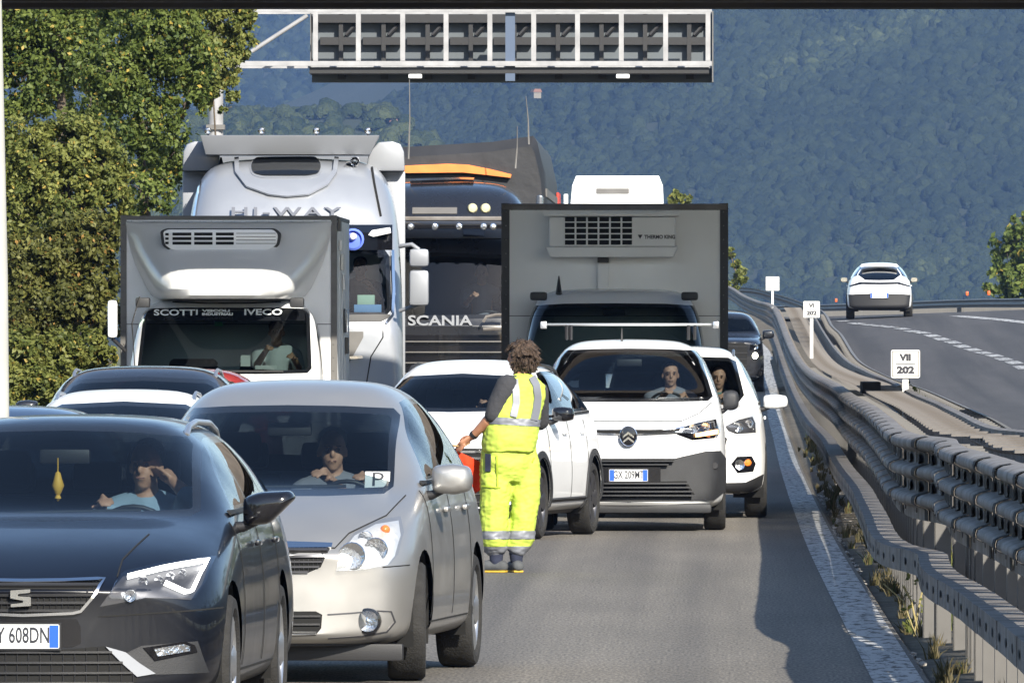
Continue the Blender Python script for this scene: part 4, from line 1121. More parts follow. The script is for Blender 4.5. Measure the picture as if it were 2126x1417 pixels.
bg_car("dark_suv", 102.5, 302, 757, M_black, "black SUV with silver roof rails in front of the small refrigerated lorry", "cars waiting in the left lane", wroof=.66, W=.93, belt=1.15, hood1=1.15, rails=M_alu)
bg_car("red_car", 109.5, 378, 763, M_red, "dull red car almost hidden between the black SUV and the small refrigerated lorry", "cars waiting in the left lane", belt=1.1, hood1=1.1, wroof=.58)
# --- black off-roader in the far right lane
fr = Frame(262, U2X(1497, 262), rad(0), gz(262))
S = dict(base, W=.94, H=1.76, zb=.26, nose=1.12, hood1=1.22, yws0=1.2, yws1=1.75, zw1=1.66, wroof=.66, belt=1.2, r=.37, sweep=.2, hoodw=.88, mw=.26, mh=.2)
build_car("black_offroader", S, fr, M_black, "dark off-roader with one headlight lit, far back in the right lane beside the median", "cars waiting in the right lane", mirrors=True)
headlamp(S, [(.62,.92),(.84,.92),(.86,1.06),(.64,1.06)], bulbs=[(.75,.99,.06)])
(lx,lz) = fr.L(1567, 738, .1)
lathe("lit_lamp", [(-.03,.001),(-.025,.05),(0,.07)], mat("lit_headlamp", (1,1,.9), .3, emit=(1,.95,.7), estr=12), S['root'], 16, 'y', (lx, surf_y(S,min(lx,.9),lz), lz))
q = mirror_poly([(0,.50),(.55,.50),(.58,.98),(.5,1.08),(0,1.08)]); grille_slats(S, q, 4, M_plastic, name="upper_grille")
# --- white hatchback driving away
D = 337.0; zg = V2Z(662, D); Xc = U2X(1829, D)
S = dict(base, W=.925, H=1.60, L=4.25, zb=.24, belt=1.05, wroof=.56, yroof=3.25, ytail=4.05, drop=.13, r=.36, zw1=1.46, hoodw=.84, privacy=True, mmat=M_gloss, tw=.24)
S['rearwin'] = mirror_poly([(0,1.08),(.40,1.09),(.60,1.24),(.50,1.40),(0,1.43)])
r = build_car("white_hatchback_driving_away", S, Frame(D+4.2, Xc, rad(.6), zg), M_white, "white hatchback seen from behind, alone on the empty right carriageway", None, flip=True)
q = mirror_poly([(0,.26),(.62,.26),(.83,.36),(.86,.68),(.6,.70),(0,.71)]); fascia(S, q, "rear_bumper", M_plastic, off=.012, x0='rear')
q = mirror_poly([(0,.96),(.5,.97),(.84,.90),(.86,.93),(.55,1.03),(0,1.02)]); fascia(S, q, "rear_light_bar", M_gloss, off=.01, x0='rear')
h = S['tree'].ray_cast(Vector((0,20,.66)), Vector((0,-1,0))); plate(r, None, 0, h[0].y+.03, .66, .50, .14, rear_=True)
prism("roof_spoiler", [(-.54,1.47),(.54,1.47),(.50,1.54),(-.50,1.54)], 3.25, 3.5, 'y', M_white, r, .01)
def ellip(bm, c, r, M=None, sub=2):
    t = bmesh.new(); bmesh.ops.create_icosphere(t, subdivisions=sub, radius=1)
    for v in t.verts:
        v.co = Vector((v.co.x*r[0], v.co.y*r[1], v.co.z*r[2]))
        if M is not None: v.co = M @ v.co
        v.co += Vector(c)
    merge(bm, t); t.free()
# ------------------------------------------------------------------ lorries
def shell(rows, cols=13, p=2.4, yb=2.0, level=0):
    """rows (z, half width, y of the centre); edges run back to yb"""
    bm = bmesh.new(); G = []
    for z, w, y in rows:
        G.append([bm.verts.new((w*t, y+(yb-y)*abs(t)**p, z)) for t in [-1+2*k/(cols-1) for k in range(cols)]])
    for a, b in zip(G[:-1], G[1:]):
        for k in range(cols-1): bm.faces.new((a[k], a[k+1], b[k+1], b[k]))
    bm.normal_update()
    if sum(f.normal.y for f in bm.faces) > 0: bmesh.ops.reverse_faces(bm, faces=bm.faces)
    return bm
def cargo_box(root, hw, y0, y1, z0, z1, mat_, frame=M_galvd, fw=.05):
    box("cargo_box", -hw, hw, y0, y1, z0, z1, mat_, root, .012)
    e = .012
    for sx in (-1,1):
        a, b = sorted((sx*(hw-fw), sx*(hw+e))); box("corner_profile", a, b, y0-e, y0+fw, z0, z1+e, frame, root)
        for k in range(1,5):
            yy = lerp(y0, y1, k/5); c, d = sorted((sx*hw, sx*(hw+.008))); box("side_panel", c, d, lerp(y0,y1,(k-1)/5)+.12, yy-.03, z0+.06, z1-.06, mat_, root)
    box("roof_profile", -hw-e*.5, hw+e*.5, y0-e*.6, y1, z1-.035, z1+e*.6, frame, root)
    bm = bmesh.new()
    for k in range(16):
        for sx in (-1,1): ellip(bm, (sx*(hw-fw*.5), y0-.014, lerp(z0+.08, z1-.08, k/15)), (.009,.006,.009), None, 1)
    for k in range(18): ellip(bm, (lerp(-hw+.1, hw-.1, k/17), y0-.012, z1-.055), (.009,.006,.009), None, 1)
    bmobj("rivets", bm, M_galvd, root)["kind"] = "stuff"
    for zz in (lerp(z0,z1,.5),): box("panel_seam", -hw+fw, hw-fw, y0-.003, y0+.002, zz-.004, zz+.004, M_galvd, root)
    box("chassis", -.45, .45, .6, y1-.1, .55, .82, M_plastic, root)
    box("underrun_bar", -hw+.1, hw-.1, y1-.15, y1-.05, .45, .6, M_plastic, root)

# --- small refrigerated lorry with the wind prow
fr = Frame(120.6, U2X(462, 121), 0)
S = dict(W=1.03, L=2.7, H=2.215, zb=.30, nose=1.12, hood1=1.40, yws0=.62, yws1=1.28, zw1=2.13, wroof=.91, yroof=2.2, ytail=2.55, belt=1.38, wf=.95, wr=1.9, r=.36, sweep=.22, hoodw=.90, drop=.03, rearseat=False, seatup=.42, bpil=(1.75,), cpil=9, steel=True)
S['ws'] = fr.half([(460,776),(560,776),(640,774),(648,764),(640,650),(634,640),(560,638),(460,638)], 1.0)
Ssco = S
root = build_car("refrigerated_lorry", S, fr, M_white, "small refrigerated lorry with wind prow over the cab, SCOTTI and IVECO across its windscreen top", None, cat="lorry", wheels=False, mirrors=False, doors=False, glassm=M_glassm)
for wy, tw in ((.95,1),(4.9,2)):
    for sd in (1,-1): wheel(root, sd*.90, wy, .36, .22*tw**.5, sd, M_alu, steel=True)
cargo_box(root, 1.09, 1.95, 6.4, .85, 3.04, M_whitebox)
bmp = shell([(2.20,.72,.75),(2.235,.78,.58),(2.30,.83,.56),(2.42,.89,.74),(2.55,.95,1.00),(2.70,1.0,1.30),(2.85,1.03,1.52),(2.96,1.045,1.62),(2.985,1.05,1.70),(2.99,1.05,1.94)], 21, 4.5, 1.94)
bmobj("wind_prow", bmp, M_white, root, True, 50)
ac = empty("cooling_unit", (0,0,0)); ac.parent = root; ac["label"] = "white slotted cooling unit set into the prow"
acp = fr.P([(338,480),(350,474),(570,474),(582,486),(578,510),(560,521),(360,522),(342,510)], 1.55)
bmA = bmesh.new()
prism("unit_recess", rnd_poly([(x*1.03, z) for x, z in acp], .03), 1.36, 1.6, 'y', M_plastic, ac)
prism("unit_cover", rnd_poly([(x, z) for x, z in shrink(acp, .012)], .03), 1.30, 1.6, 'y', M_white, ac, .01)
for i in range(3):
    for j in range(4):
        u0_ = (355,402,446,0)[j] if j < 3 else 0
        if j == 3: continue
        (x0,z0),(x1,z1) = fr.P([(360+45*j, 483+9.5*i),(399+44*j, 489+9.5*i)], 1.5)
        box("vent_slot", x0, x1, 1.292, 1.31, z1, z0, M_void, ac)
for i in range(3):
    (x0,z0),(x1,z1) = fr.P([(345,484+9*i),(352,489+9*i)], 1.5); box("vent_slot", x0, x1, 1.292, 1.31, z1, z0, M_void, ac)
for i in range(4):
    (x0,z0),(x1,z1) = fr.P([(492,484+7*i),(574,485.2+7*i)], 1.5); box("cover_rib", x0, x1, 1.294, 1.305, z1, z0, M_galvd, ac)
seam(S, [(-.55,2.17),(-.2,2.155),(.2,2.155),(.55,2.17)], w=.012)
for sx in (-1,1):
    u_ = {-1:297, 1:617}[sx]; (x,z), = fr.P([(u_,628)], 1.1)
    b = box("marker_lamp", x-.07, x+.07, .95, 1.2, z-.05, z+.05, M_greyplastic, root, .02)
def windscreen_text(S, fr, s, ul, ur, vc, yg, size, mat_, root, name="lettering"):
    (x0,z0),(x1,_) = fr.P([(ul,vc),(ur,vc)], yg); xm_ = (x0+x1)/2; y = surf_y(S, xm_, z0)
    t = text_obj(name, s, size, mat_, root, Matrix.Identity(4), .0015, 1.0, .002)
    w = max(v.co.x for v in t.data.vertices)-min(v.co.x for v in t.data.vertices); k = (x1-x0)/w
    t.data.transform(Matrix.Diagonal((k,1,1,1))); t.matrix_local = face_cam(xm_, y-.045, z0, rad(30)); return t
windscreen_text(S, fr, "SCOTTI", 320, 411, 649, 1.2, .095, M_whiteink, root)
windscreen_text(S, fr, "VEICOLI", 420, 478, 645, 1.2, .036, M_whiteink, root)
windscreen_text(S, fr, "INDUSTRIALI", 420, 484, 652, 1.2, .036, M_whiteink, root)
windscreen_text(S, fr, "IVECO", 507, 586, 648, 1.2, .095, M_whiteink, root)
q = S['ws']; zt = max(z for x, z in q)
fascia(S, [(-.80,zt-.135),(.80,zt-.135),(.79,zt-.03),(-.79,zt-.03)], "sun_strip", M_frit, root, .003, 0)
(x,z), = fr.P([(453,671)], 1.2); box("toll_tag", x-.04, x+.04, 1.30, 1.32, z-.03, z+.03, mat("green_tag", (.03,.6,.12), .4), root, .008)
for u0_, u1_, v0_, v1_, mm in ((500,520,737,760,M_paper),(530,575,758,766,M_paper)):
    (x0,z0),(x1,z1) = fr.P([(u0_,v0_),(u1_,v1_)], .9); box("dashboard_paper", x0, x1, .86, .90, z1, z0, mm, root)
(x0,z0),(x1,z1) = fr.P([(284,662),(296,752)], 1.0); M_mint = mat("pale_curtain", (.45,.6,.52), .8)
prism("cab_curtain", [(x0-.05,z1),(x1-.06,z1),(x1,z0),(x0+.02,z0)], 1.35, 1.37, 'y', M_mint, root)
mr = empty("door_mirror", (0,0,0)); mr.parent = root
for sx in (-1,1):
    x = -1.16 if sx < 0 else 1.2
    if sx < 0:
        (x,z), = fr.P([(234,662)], .8); box("mirror_housing", x-.05, x+.05, .7, .82, z-.19, z+.19, M_white, mr, .04); tube("mirror_arm", [(x,.8,z-.2),(-1.0,.9,z-.32)], .02, M_plastic, mr)
tube("aerial", [(-.90,.9,1.45),(-.93,.8,1.95),(-.86,.95,2.22)], .007, M_rubber, root, 5)
tube("wiper", [(-.6,.6,1.43),(0,.63,1.47),(.6,.68,1.47)], .012, M_rubber, root)
headlamp(S, [(.62,.85),(.88,.85),(.9,1.05),(.70,1.07)], bulbs=[(.76,.95,.06)])
grille_slats(S, mirror_poly([(0,.80),(.5,.80),(.52,1.0),(0,1.02)]), 4, name="upper_grille")
# blotchy orange and bottles in the side lockers column seen at the right edge of the box
for k, (v0_, v1_, mm) in enumerate(((452,480,M_galvd),(498,520,M_whitebox),(526,560,M_paper),(568,600,M_whitebox),(640,690,M_darkgrey),(700,735,M_galvd))):
    z1_, z0_ = V2Z(v0_,123), V2Z(v1_,123); box("side_fitting", 1.105, 1.13, 2.1+.5*k, 2.5+.5*k, z0_, z1_, mm, root, .004)

# --- van-based refrigerated lorry (cooling unit with black mesh)
fr = Frame(126.4, U2X(1273, 126.4), 0)
S = dict(W=1.02, L=2.7, H=2.33, zb=.30, nose=1.10, hood1=1.38, yws0=.66, yws1=1.25, zw1=2.20, wroof=.90, yroof=2.2, ytail=2.5, belt=1.38, wf=.95, wr=1.9, r=.36, sweep=.22, hoodw=.93, drop=.03, rearseat=False, seatup=.35, bpil=(1.72,), cpil=9)
S['ws'] = fr.half([(1273,790),(1400,788),(1462,780),(1472,765),(1456,645),(1446,634),(1380,630),(1273,629)], 1.0)
Sduc = S
root = build_car("box_van", S, fr, M_white, "white-bodied box van with a black meshed cooling unit, shaded, behind the white van", None, cat="van", wheels=False, mirrors=False, doors=False, glassm=M_glassm)
for wy in (.95,4.6):
    for sd in (1,-1): wheel(root, sd*.92, wy, .36, .24, sd, M_alu, steel=True)
zt = V2Z(424,128.3); cargo_box(root, 1.197, 1.95, 6.1, .85, zt, M_whitebox, M_plastic, .075)
box("roof_rim", -1.20, 1.20, 1.92, 2.02, zt-.06, zt+.005, M_galv, root, .01)
ac = empty("cooling_unit", (0,0,0)); ac.parent = root; ac["label"] = "white cooling unit with black mesh and THERMO KING lettering"
(x0,z0),(x1,z1) = fr.P([(1140,450),(1402,512)], 1.7); box("unit_cover", x0, x1, 1.62, 1.95, z1, z0, M_whitebox, ac, .03)
(a0,b0),(a1,b1) = fr.P([(1133,512),(1408,534)], 1.7); prism("unit_skirt", [(a0+.05,b1),(a1-.05,b1),(a1,b0),(a0,b0)], 1.58, 1.95, 'y', M_whitebox, ac, .02)
(a0,b0),(a1,b1) = fr.P([(1128,441),(1410,449)], 1.7); box("unit_lid", a0, a1, 1.60, 1.95, b1, b0, M_whitebox, ac, .01)
(g0,h0),(g1,h1) = fr.P([(1171,449),(1314,509)], 1.62)
for i in range(6):
    for j in range(5):
        w, h = (g1-g0)/6, (h0-h1)/5; box("mesh_opening", g0+w*i+.010, g0+w*(i+1)-.010, 1.612, 1.63, h1+h*j+.007, h1+h*(j+1)-.007, M_void, ac)
t = text_obj("lettering", "THERMO KING", .055, M_ink, ac, Matrix.Identity(4), .001, 1, .002); (x0,z0),(x1,_) = fr.P([(1338,492),(1402,492)], 1.62)
w = max(v.co.x for v in t.data.vertices)-min(v.co.x for v in t.data.vertices); t.data.transform(Matrix.Diagonal(((x1-x0)/w,1,1,1))); t.matrix_local = face_cam((x0+x1)/2, 1.618, z0)
(x,z), = fr.P([(1329,491)], 1.62); prism("emblem", [(x-.025,z+.02),(x+.025,z+.02),(x,z-.025)], 1.612, 1.62, 'y', M_ink, ac)
(x,z), = fr.P([(1252,545)], 1.7); box("cable_duct", x-.06, x+.06, 1.86, 1.95, V2Z(605,128), V2Z(540,128), M_whitebox, root, .01); box("duct_clamp", x-.06, x+.06, 1.78, 1.95, V2Z(545,128), V2Z(534,128), M_plastic, root)
for sx in (-1,1): box("marker_lamp", sx*.80-.09, sx*.80+.09, 1.02, 1.30, 2.20, 2.29, M_plastic, root, .03)
(x,z), = fr.P([(1160,606)], 1.3); tube("aerial", [(x,1.35,z-.02),(x-.0,1.42,z+.17)], .012, M_plastic, root, 6, radii=[.035,.006])
headlamp(S, [(.62,.85),(.88,.85),(.9,1.05),(.70,1.07)], bulbs=[(.76,.95,.06)])

# --- big tractor cabs
def cab_stations(W, zt, hr, wd, zw0=2.05, zw1=2.85, y2=2.25, zb=.35):
    R = []; kw = dict(zb=zb, zl=.7, zm=1.2)
    def st(y, zbelt, zedge, ztop, wbelt, wedge, sweep=.0, **k): R.append(ringpts(y, W, zbelt=zbelt, wbelt=wbelt, wedge=wedge, zedge=zedge, ztop=ztop, sweep=sweep, **{**kw, **k}))
    st(0, 1.7, zw0-.14, zw0-.10, W*.92, W*.84, .10, wl=W*.93, wm=W*.94)
    st(.05, 1.85, zw0-.04, zw0, W*.96, W*.90, .12, wl=W*.97, wm=W*.98)
    st(.14, 1.9, lerp(zw0,zw1,.35), lerp(zw0,zw1,.37), W*.99, W*.95, .16)
    st(.30, 1.95, lerp(zw0,zw1,.93), lerp(zw0,zw1,.96), W, W*.965, .15)
    st(.38, 2.0, zw1+.10, zw1+.14, W, W*.965, .15)
    st(.55, 2.1, lerp(zw1,zt,.42), lerp(zw1,zt,.48), W, lerp(W*.965,wd,.25), .16)
    st(.85, 2.2, lerp(zw1,zt,.72), lerp(zw1,zt,.80), W, lerp(W*.965,wd,.6), .12)
    st(1.25, 2.3, zt-.12, zt-.03, W, wd, .04)
    st(1.8, 2.3, zt-.10, zt, W, wd)
    st(y2-.05, 2.3, zt-.10, zt, W, wd)
    st(y2, 2.2, zt-.25, zt-.15, W*.95, wd*.9, wl=W*.9, wm=W*.92)
    return R
def tractor(name, D0, uc, W, zt, paint, label, zg=0, wd=1.08, ws=None, cat="lorry", group=None, phi=0.0):
    fr = Frame(D0, U2X(uc, D0), phi, zg); root = empty(name, (fr.X0, D0, zg), -phi, label, cat, group)
    bm = loft_body(cab_stations(W, zt, 0, wd), 3); S = dict(tree=BVHTree.FromBMesh(bm), root=root, W=W)
    ws = ws or mirror_poly([(0,2.02),(1.05,2.04),(1.12,2.12),(1.10,2.72),(1.04,2.80),(0,2.84)])
    pan = cut_out(bm, ws, 'y', lambda c, n: n.y < -.05 and c.y < .8); gl = cut_out(pan, shrink(ws, .05), 'y', lambda c, n: True)
    bmobj("windscreen_border", pan, M_frit, root); bmobj("windscreen", gl, M_glass, root)
    for sd, f_ in ((1,sideR),(-1,sideL)):
        p = cut_out(bm, rnd_poly([(.55,2.05),(1.35,2.05),(1.35,2.72),(.62,2.72)], .06), 'x', lambda c, n, f_=f_: f_(c, n)); 
        if p.faces: bmobj("side_window", p, M_glass, root)
    bmobj("cab_body", bm, paint, root)
    box("dashboard", -W+.15, W-.15, .35, .85, 1.6, 1.95, M_cloth, root, .05)
    for sx in (-.6,.6): seat_mesh(root, sx, 1.35, 1.45)
    bm = bmesh.new(); c = Vector((.6, .78, 1.98)); A = Matrix.Translation(c) @ Matrix.Rotation(radians(50), 4, 'X')
    tube_bm(bm, [A @ Vector((.22*cos(t),0,.22*sin(t))) for t in [2*pi*k/24 for k in range(25)]], .018, 6, False); bmobj("steering_wheel", bm, M_plastic, root)
    for wy in (1.3, 4.9):
        for sd in (1,-1): wheel(root, sd*(W-.17), wy, .50, .30, sd, M_alu, steel=True)
    box("chassis", -.5, .5, .8, 5.4, .55, .95, M_plastic, root)
    return root, fr, S
def truck_mirror(root, sd, x, y, z, paint, h1=.22, h2=.40):
    r = empty("door_mirror", (0,0,0)); r.parent = root
    box("mirror_housing", x-.11, x+.11, y-.10, y+.08, z-h1*.0+.02, z+h1, paint, r, .045)
    box("mirror_housing", x-.11, x+.11, y-.10, y+.08, z-h2-.02, z-.02, paint, r, .045)
    tube("mirror_arm", [(x-sd*.22,y+.1,z+h1+.03),(x-sd*.08,y,z+h1+.05),(x,y,z+h1-.01)], .025, paint, r, 8)
    tube("mirror_arm", [(x-sd*.22,y+.1,z-h2-.08),(x,y,z-h2+.0)], .022, paint, r, 8)
    return r
# silver lorry
root, fr, S = tractor("silver_lorry", 136.0, 607, 1.25, 3.86, M_trucksilver, "tall silver lorry cab with four roof lamps, lettered HI-WAY, behind the small refrigerated lorry", phi=rad(-1.5), wd=1.17)
LP = fr.P; z_ = lambda v, y=0: fr.L(607, v, y)[1]
bm = bmesh.new(); q = fr.P([(416,281),(788,281),(768,321),(427,321)], 1.3)
rd = prism("roof_deflector", q, 1.30, 2.25, 'y', M_fairing, root, .012)
for v in rd.data.vertices:
    if v.co.y < 1.5: v.co.y -= .10*(v.co.z-q[2][1])/(q[0][1]-q[2][1])
for sx in (-1,1):
    P = [(sx*x, z) for x, z in fr.P([(760,356),(766,318),(786,296),(815,294),(832,300),(839,316),(841,356)], 2.1)]
    prism("side_deflector", P, 1.75, 2.4, 'y', M_fairing, root, .03)
    a, b = sorted((sx*.98, sx*1.275)); box("side_fairing", a, b, 1.95, 2.45, .9, fr.L(607,356,2.1)[1], M_fairing, root, .02)
for u in (432,543,657,764):
    (x,z), = fr.P([(u,272)], 1.35); l_ = empty("roof_lamp", (x,1.38,z)); l_.parent = root
    lathe("lamp_bowl", [(.05,.001),(.045,.025),(.02,.04),(-.02,.042)], M_chrome, l_, 16, 'y'); lathe("lamp_glass", [(-.03,.001),(-.024,.03),(-.018,.042)], M_lens, l_, 16, 'y'); tube("lamp_stem", [(0,.01,-.04),(0,.01,-.075)], .012, M_plastic, l_, 6)
sk = fr.P([(521,345),(530,328),(655,327),(667,345),(662,362),(640,367),(545,367),(525,361)], 1.0)
fascia(S, rnd_poly(shrink(sk,-.02), .05), "skylight_frame", M_trucksilver, off=.01); fascia(S, rnd_poly(sk, .05), "skylight_glass", M_frit, off=.026)
pts = fr.P([(490,332),(493,360),(515,388),(560,404),(595,408),(640,404),(678,384),(695,360),(698,332)], .9); strip("roof_rib", S['tree'], pts, 'y', .05, M_trucksilver, root, .018)
for u_ in (427,768): strip("roof_seam", S['tree'], fr.P([(u_,325),(u_+(-12 if u_<600 else 8),380),(u_+(-22 if u_<600 else 22),450)], .9), 'y', .02, M_chrome if u_ < 600 else M_void, root, .006)
(x,z), = fr.P([(730,340)], 1.0); y = surf_y(S,x,z)
hn = empty("air_horn", (x,y,z)); hn.parent = root
for dx in (-.03,.035): lathe("horn_bell", [(-.16,.055),(-.12,.035),(-.02,.018),(.06,.02)], M_chrome, hn, 14, 'y', (dx,0,dx))
box("horn_bracket", -.06, .07, -.01, .05, -.08, .03, M_galvd, hn)
(x,z), = fr.P([(457,338)], 1.0); y = surf_y(S,x,z); tube("aerial", [(x,y,z-.03),(x,y+.02,z+.07)], .02, M_plastic, root, 8, radii=[.035,.01])
t = text_obj("lettering", "HI-WAY", .19, mat("faded_lettering",(.17,.18,.21),.5,metal=.3), root, Matrix.Identity(4), .006, 1.55, .003, spacing=1.25); x, z = fr.L(592, 441, .5); t.matrix_local = face_cam(x, surf_y(S,x,z)-.03, z, rad(40))
# visor and corner lamp
zv0, zv1 = z_(519,.2), z_(466,.2)
bmv = bmesh.new(); G = []
for k in range(17):
    t_ = -1+2*k/16; x = 1.13*t_; yy = -.02+.24*abs(t_)**2.5
    G.append([bmv.verts.new((x,yy+.12,zv1)), bmv.verts.new((x,yy-.05,zv1-.09)), bmv.verts.new((x,yy-.02,zv0)), bmv.verts.new((x,yy+.10,zv0+.02))])
for a, b in zip(G[:-1], G[1:]):
    for k in range(3): bmv.faces.new((a[k],b[k],b[k+1],a[k+1]))
bmobj("sun_visor", bmv, M_gloss, root, True, 40)
for sx in (-1,1):
    P = [(sx*x, z) for x, z in fr.P([(764,488),(772,478),(810,472),(812,484),(775,492)], .2)]; prism("corner_lamp", P, .03, .14, 'y', M_whitebox, root, .01)
M_blue = mat("blue_plush", (.12,.2,.75), .8)
cap = empty("blue_cap", (0,0,0)); cap.parent = root; cap["label"] = "small blue and white cap hung in front of the visor"
(x,z), = fr.P([(733,497)], .0); lathe("cap_brim", [(-.0,.001),(.02,.10),(.0,.125),(-.02,.10)], M_blue, cap, 18, 'y', (x,-.10,z)); lathe("cap_top", [(-.06,.001),(-.05,.03),(-.0,.045)], M_signw, cap, 14, 'y', (x,-.10,z+.03))
truck_mirror(root, 1, fr.L(870,0,.1)[0], -.05, z_(557,0), M_fairing); truck_mirror(root, -1, -fr.L(870,0,.1)[0], -.05, z_(557,0), M_fairing)
for sx in (-1,1): strip("pillar_trim", S['tree'], [(sx*x, z) for x, z in fr.P([(812,520),(815,600),(813,655),(800,672)], .2)], 'y', .03, M_chrome, root, .012)
for v0_, v1_ in ((655,668),): fascia(S, mirror_poly([(0,z_(668)),(1.0,z_(668)),(1.1,z_(658)),(1.1,z_(652)),(0,z_(655))]), "wiper_cowl", M_plastic, off=.006)
fascia(S, mirror_poly([(0,z_(760)),(.62,z_(760)),(.80,z_(700)),(.80,z_(688)),(0,z_(688))]), "upper_grille", M_galvd, off=.012)
for k in range(4): strip("slat", S['tree'], [(-.6,z_(752)+.08*k),(.6,z_(752)+.08*k)], 'y', .03, M_plastic, root, .03)
for sx in (-1,1): seam(S, [(sx*x, z) for x, z in fr.P([(795,672),(795,700),(770,740),(760,800)], .1)], w=.014); strip("handle_bar", S['tree'], [(sx*x, z) for x, z in fr.P([(725,742),(752,741)], .1)], 'y', .03, M_chrome, root, .02)
box("cab_rear_wall", -1.15, 1.15, 2.2, 2.26, .9, 3.6, M_trucksilver, root)
box("steps", .7, 1.22, .3, 1.0, .45, .9, M_plastic, root, .05); box("front_bumper", -1.24, 1.24, -.06, .3, .35, .85, M_trucksilver, root, .08)
M_curtain = mat("lorry_curtain", (.12,.13,.15), .7)
box("trailer", -1.25, 1.25, 3.2, 13.2, 1.1, 3.9, M_curtain, root, .03)
for u0_,u1_,v0_,v1_,mm in ((742,778,612,632,mat("map_green",(.45,.6,.45),.7)),(735,792,632,648,mat("map_blue",(.2,.35,.6),.7))):
    (x0,z0),(x1,z1) = fr.P([(u0_,v0_),(u1_,v1_)], .4); box("dashboard_card", x0, x1, .36, .40, z1, z0, mm, root, .005)
# black Scania-style lorry
root, fr, S = tractor("black_lorry", 147.0, 909, 1.25, 3.74, M_black, "black lorry cab lettered SCANIA carrying a black tarpaulin load with an orange edge", zg=0.0)
z_ = lambda v, y=0: fr.L(909, v, y)[1]
t = text_obj("lettering", "SCANIA", .17, M_fairing, root, Matrix.Identity(4), .012, 1, .004); (x0,z0),(x1,_) = fr.P([(846,666),(980,666)], 0)
w = max(v.co.x for v in t.data.vertices)-min(v.co.x for v in t.data.vertices); t.data.transform(Matrix.Diagonal(((x1-x0)/w,1,1,1))); t.matrix_local = face_cam((x0+x1)/2, surf_y(S,0,z0)-.02, z0)
for k in range(4):
    zz = z_(700+22*k); fascia(S, mirror_poly([(0,zz-.045),(.88,zz-.045),(.92,zz+.03),(0,zz+.03)]), "grille_bar", M_gloss, off=.03, thick=.03); strip("grille_edge", S['tree'], [(-.88,zz-.05),(.88,zz-.05)], 'y', .014, M_galvd, root, .035)
fascia(S, mirror_poly([(0,z_(478)-.10),(1.10,z_(478)-.10),(1.10,z_(478)+.005),(0,z_(478)+.005)]), "number_panel", M_galvd, off=.02)
(x0,z0),(x1,z1) = fr.P([(960,476),(1004,492)], 0); fascia(S, [(x0,z1),(x1,z1),(x1,z0+.01),(x0,z0+.01)], "panel_gap", M_gloss, off=.03)
box("sun_visor", -1.12, 1.12, -.22, .25, z_(475), z_(460), M_gloss, root, .03)
box("light_bar", -1.1, 1.1, -.06, .3, z_(458), z_(449), M_galv, root, .02)
for u_ in (853,903,953,1004,1024):
    (x,z), = fr.P([(u_,470)], -.2); lathe("marker_lamp", [(-.02,.001),(-.015,.035),(.0,.045)], M_reflector, root, 12, 'y', (x,-.225,z))
for u_ in (980,1007):
    (x,z), = fr.P([(u_,432)], .4); y = surf_y(S,x,z); lathe("spot_lamp", [(-.05,.001),(-.045,.045),(-.02,.062),(.05,.055)], mat("warm_lamp_glass", (.62,.58,.34), .3, coat=.5), root, 18, 'y', (x,y-.02,z))
(x0,z0),(x1,z1) = fr.P([(855,431),(948,444)], .4); fascia(S, [(x0,z1),(x1,z1),(x1,z0),(x0,z0)], "roof_vent", M_galvd, off=.01)
seam(S, fr.P([(850,380),(960,377),(1060,380)], .9), w=.03, mat_=M_gloss, off=.02)
strip("roof_edge_strip", S['tree'], fr.P([(848,372),(960,370),(1080,374)], 1.1), 'y', .08, M_darkgrey, root, .02)
truck_mirror(root, 1, 1.42, .0, 2.75, M_black); truck_mirror(root, -1, -1.42, .0, 2.75, M_black)
hx0 = fr.P([(1003,668),(1010,657),(1030,653),(1050,653)], -.1); tube("wiper_arm", [(x,-.10,z) for x, z in hx0], .02, M_galv, root, 6)
tube("mirror_rod", [(x,-.12,z) for x, z in fr.P([(1003,683),(1045,682)], -.1)], .022, M_galv, root, 6)
box("front_bumper", -1.24, 1.24, -.06, .3, .35, .85, M_black, root, .08)
for sx in (-1,1): box("side_deflector", sx*1.22-.04, sx*1.22+.04, 1.2, 2.6, 1.0, 3.55, M_darkgrey, root, .03)
M_tarp = mat("black_tarpaulin", (.018,.019,.023), .55, bump=.5, bscale=4, var=.2, vscale=2)
bmt = bmesh.new(); rings = []
for i, y in enumerate([2.9,3.0,5,7,9,11,13,15]):
    prof = [(-1.27,1.2),(-1.27,3.55),(-1.18,3.98),(-.6,4.16),(0,4.20),(.6,4.24),(1.12,4.30),(1.17,4.22),(1.25,3.86),(1.28,3.5),(1.28,1.2)]
    s_ = .97 if i == 0 else 1; rings.append([bmt.verts.new((x*s_, y, z*s_+(.02*noise.noise((x*2,y,z))))) for x, z in prof])
for a, b in zip(rings[:-1], rings[1:]):
    for k in range(len(a)-1): bmt.faces.new((a[k],a[k+1],b[k+1],b[k]))
bmt.faces.new(rings[0]); bmt.faces.new(rings[-1]); bmesh.ops.recalc_face_normals(bmt, faces=bmt.faces); bmobj("tarpaulin", bmt, M_tarp, root, True, 30)
M_orangetarp = mat("orange_tarpaulin", (.80,.22,.05), .7, var=.1, vscale=5)
prism("orange_edge", fr.P([(770,350),(838,344),(930,340),(972,342),(1018,351),(1062,362),(1060,369),(1000,362),(960,358),(770,360)], 2.85), 2.80, 2.95, 'y', M_orangetarp, root)
prism("red_side_stripe", [(1.275,1.3),(1.30,1.3),(1.30,3.72),(1.275,3.72)], 13.0, 15.2, 'y', mat("red_stripe", (.6,.05,.03), .5), root)
box("trailer_rail", 1.27, 1.29, 3, 15, 3.55, 3.65, M_galvd, root)
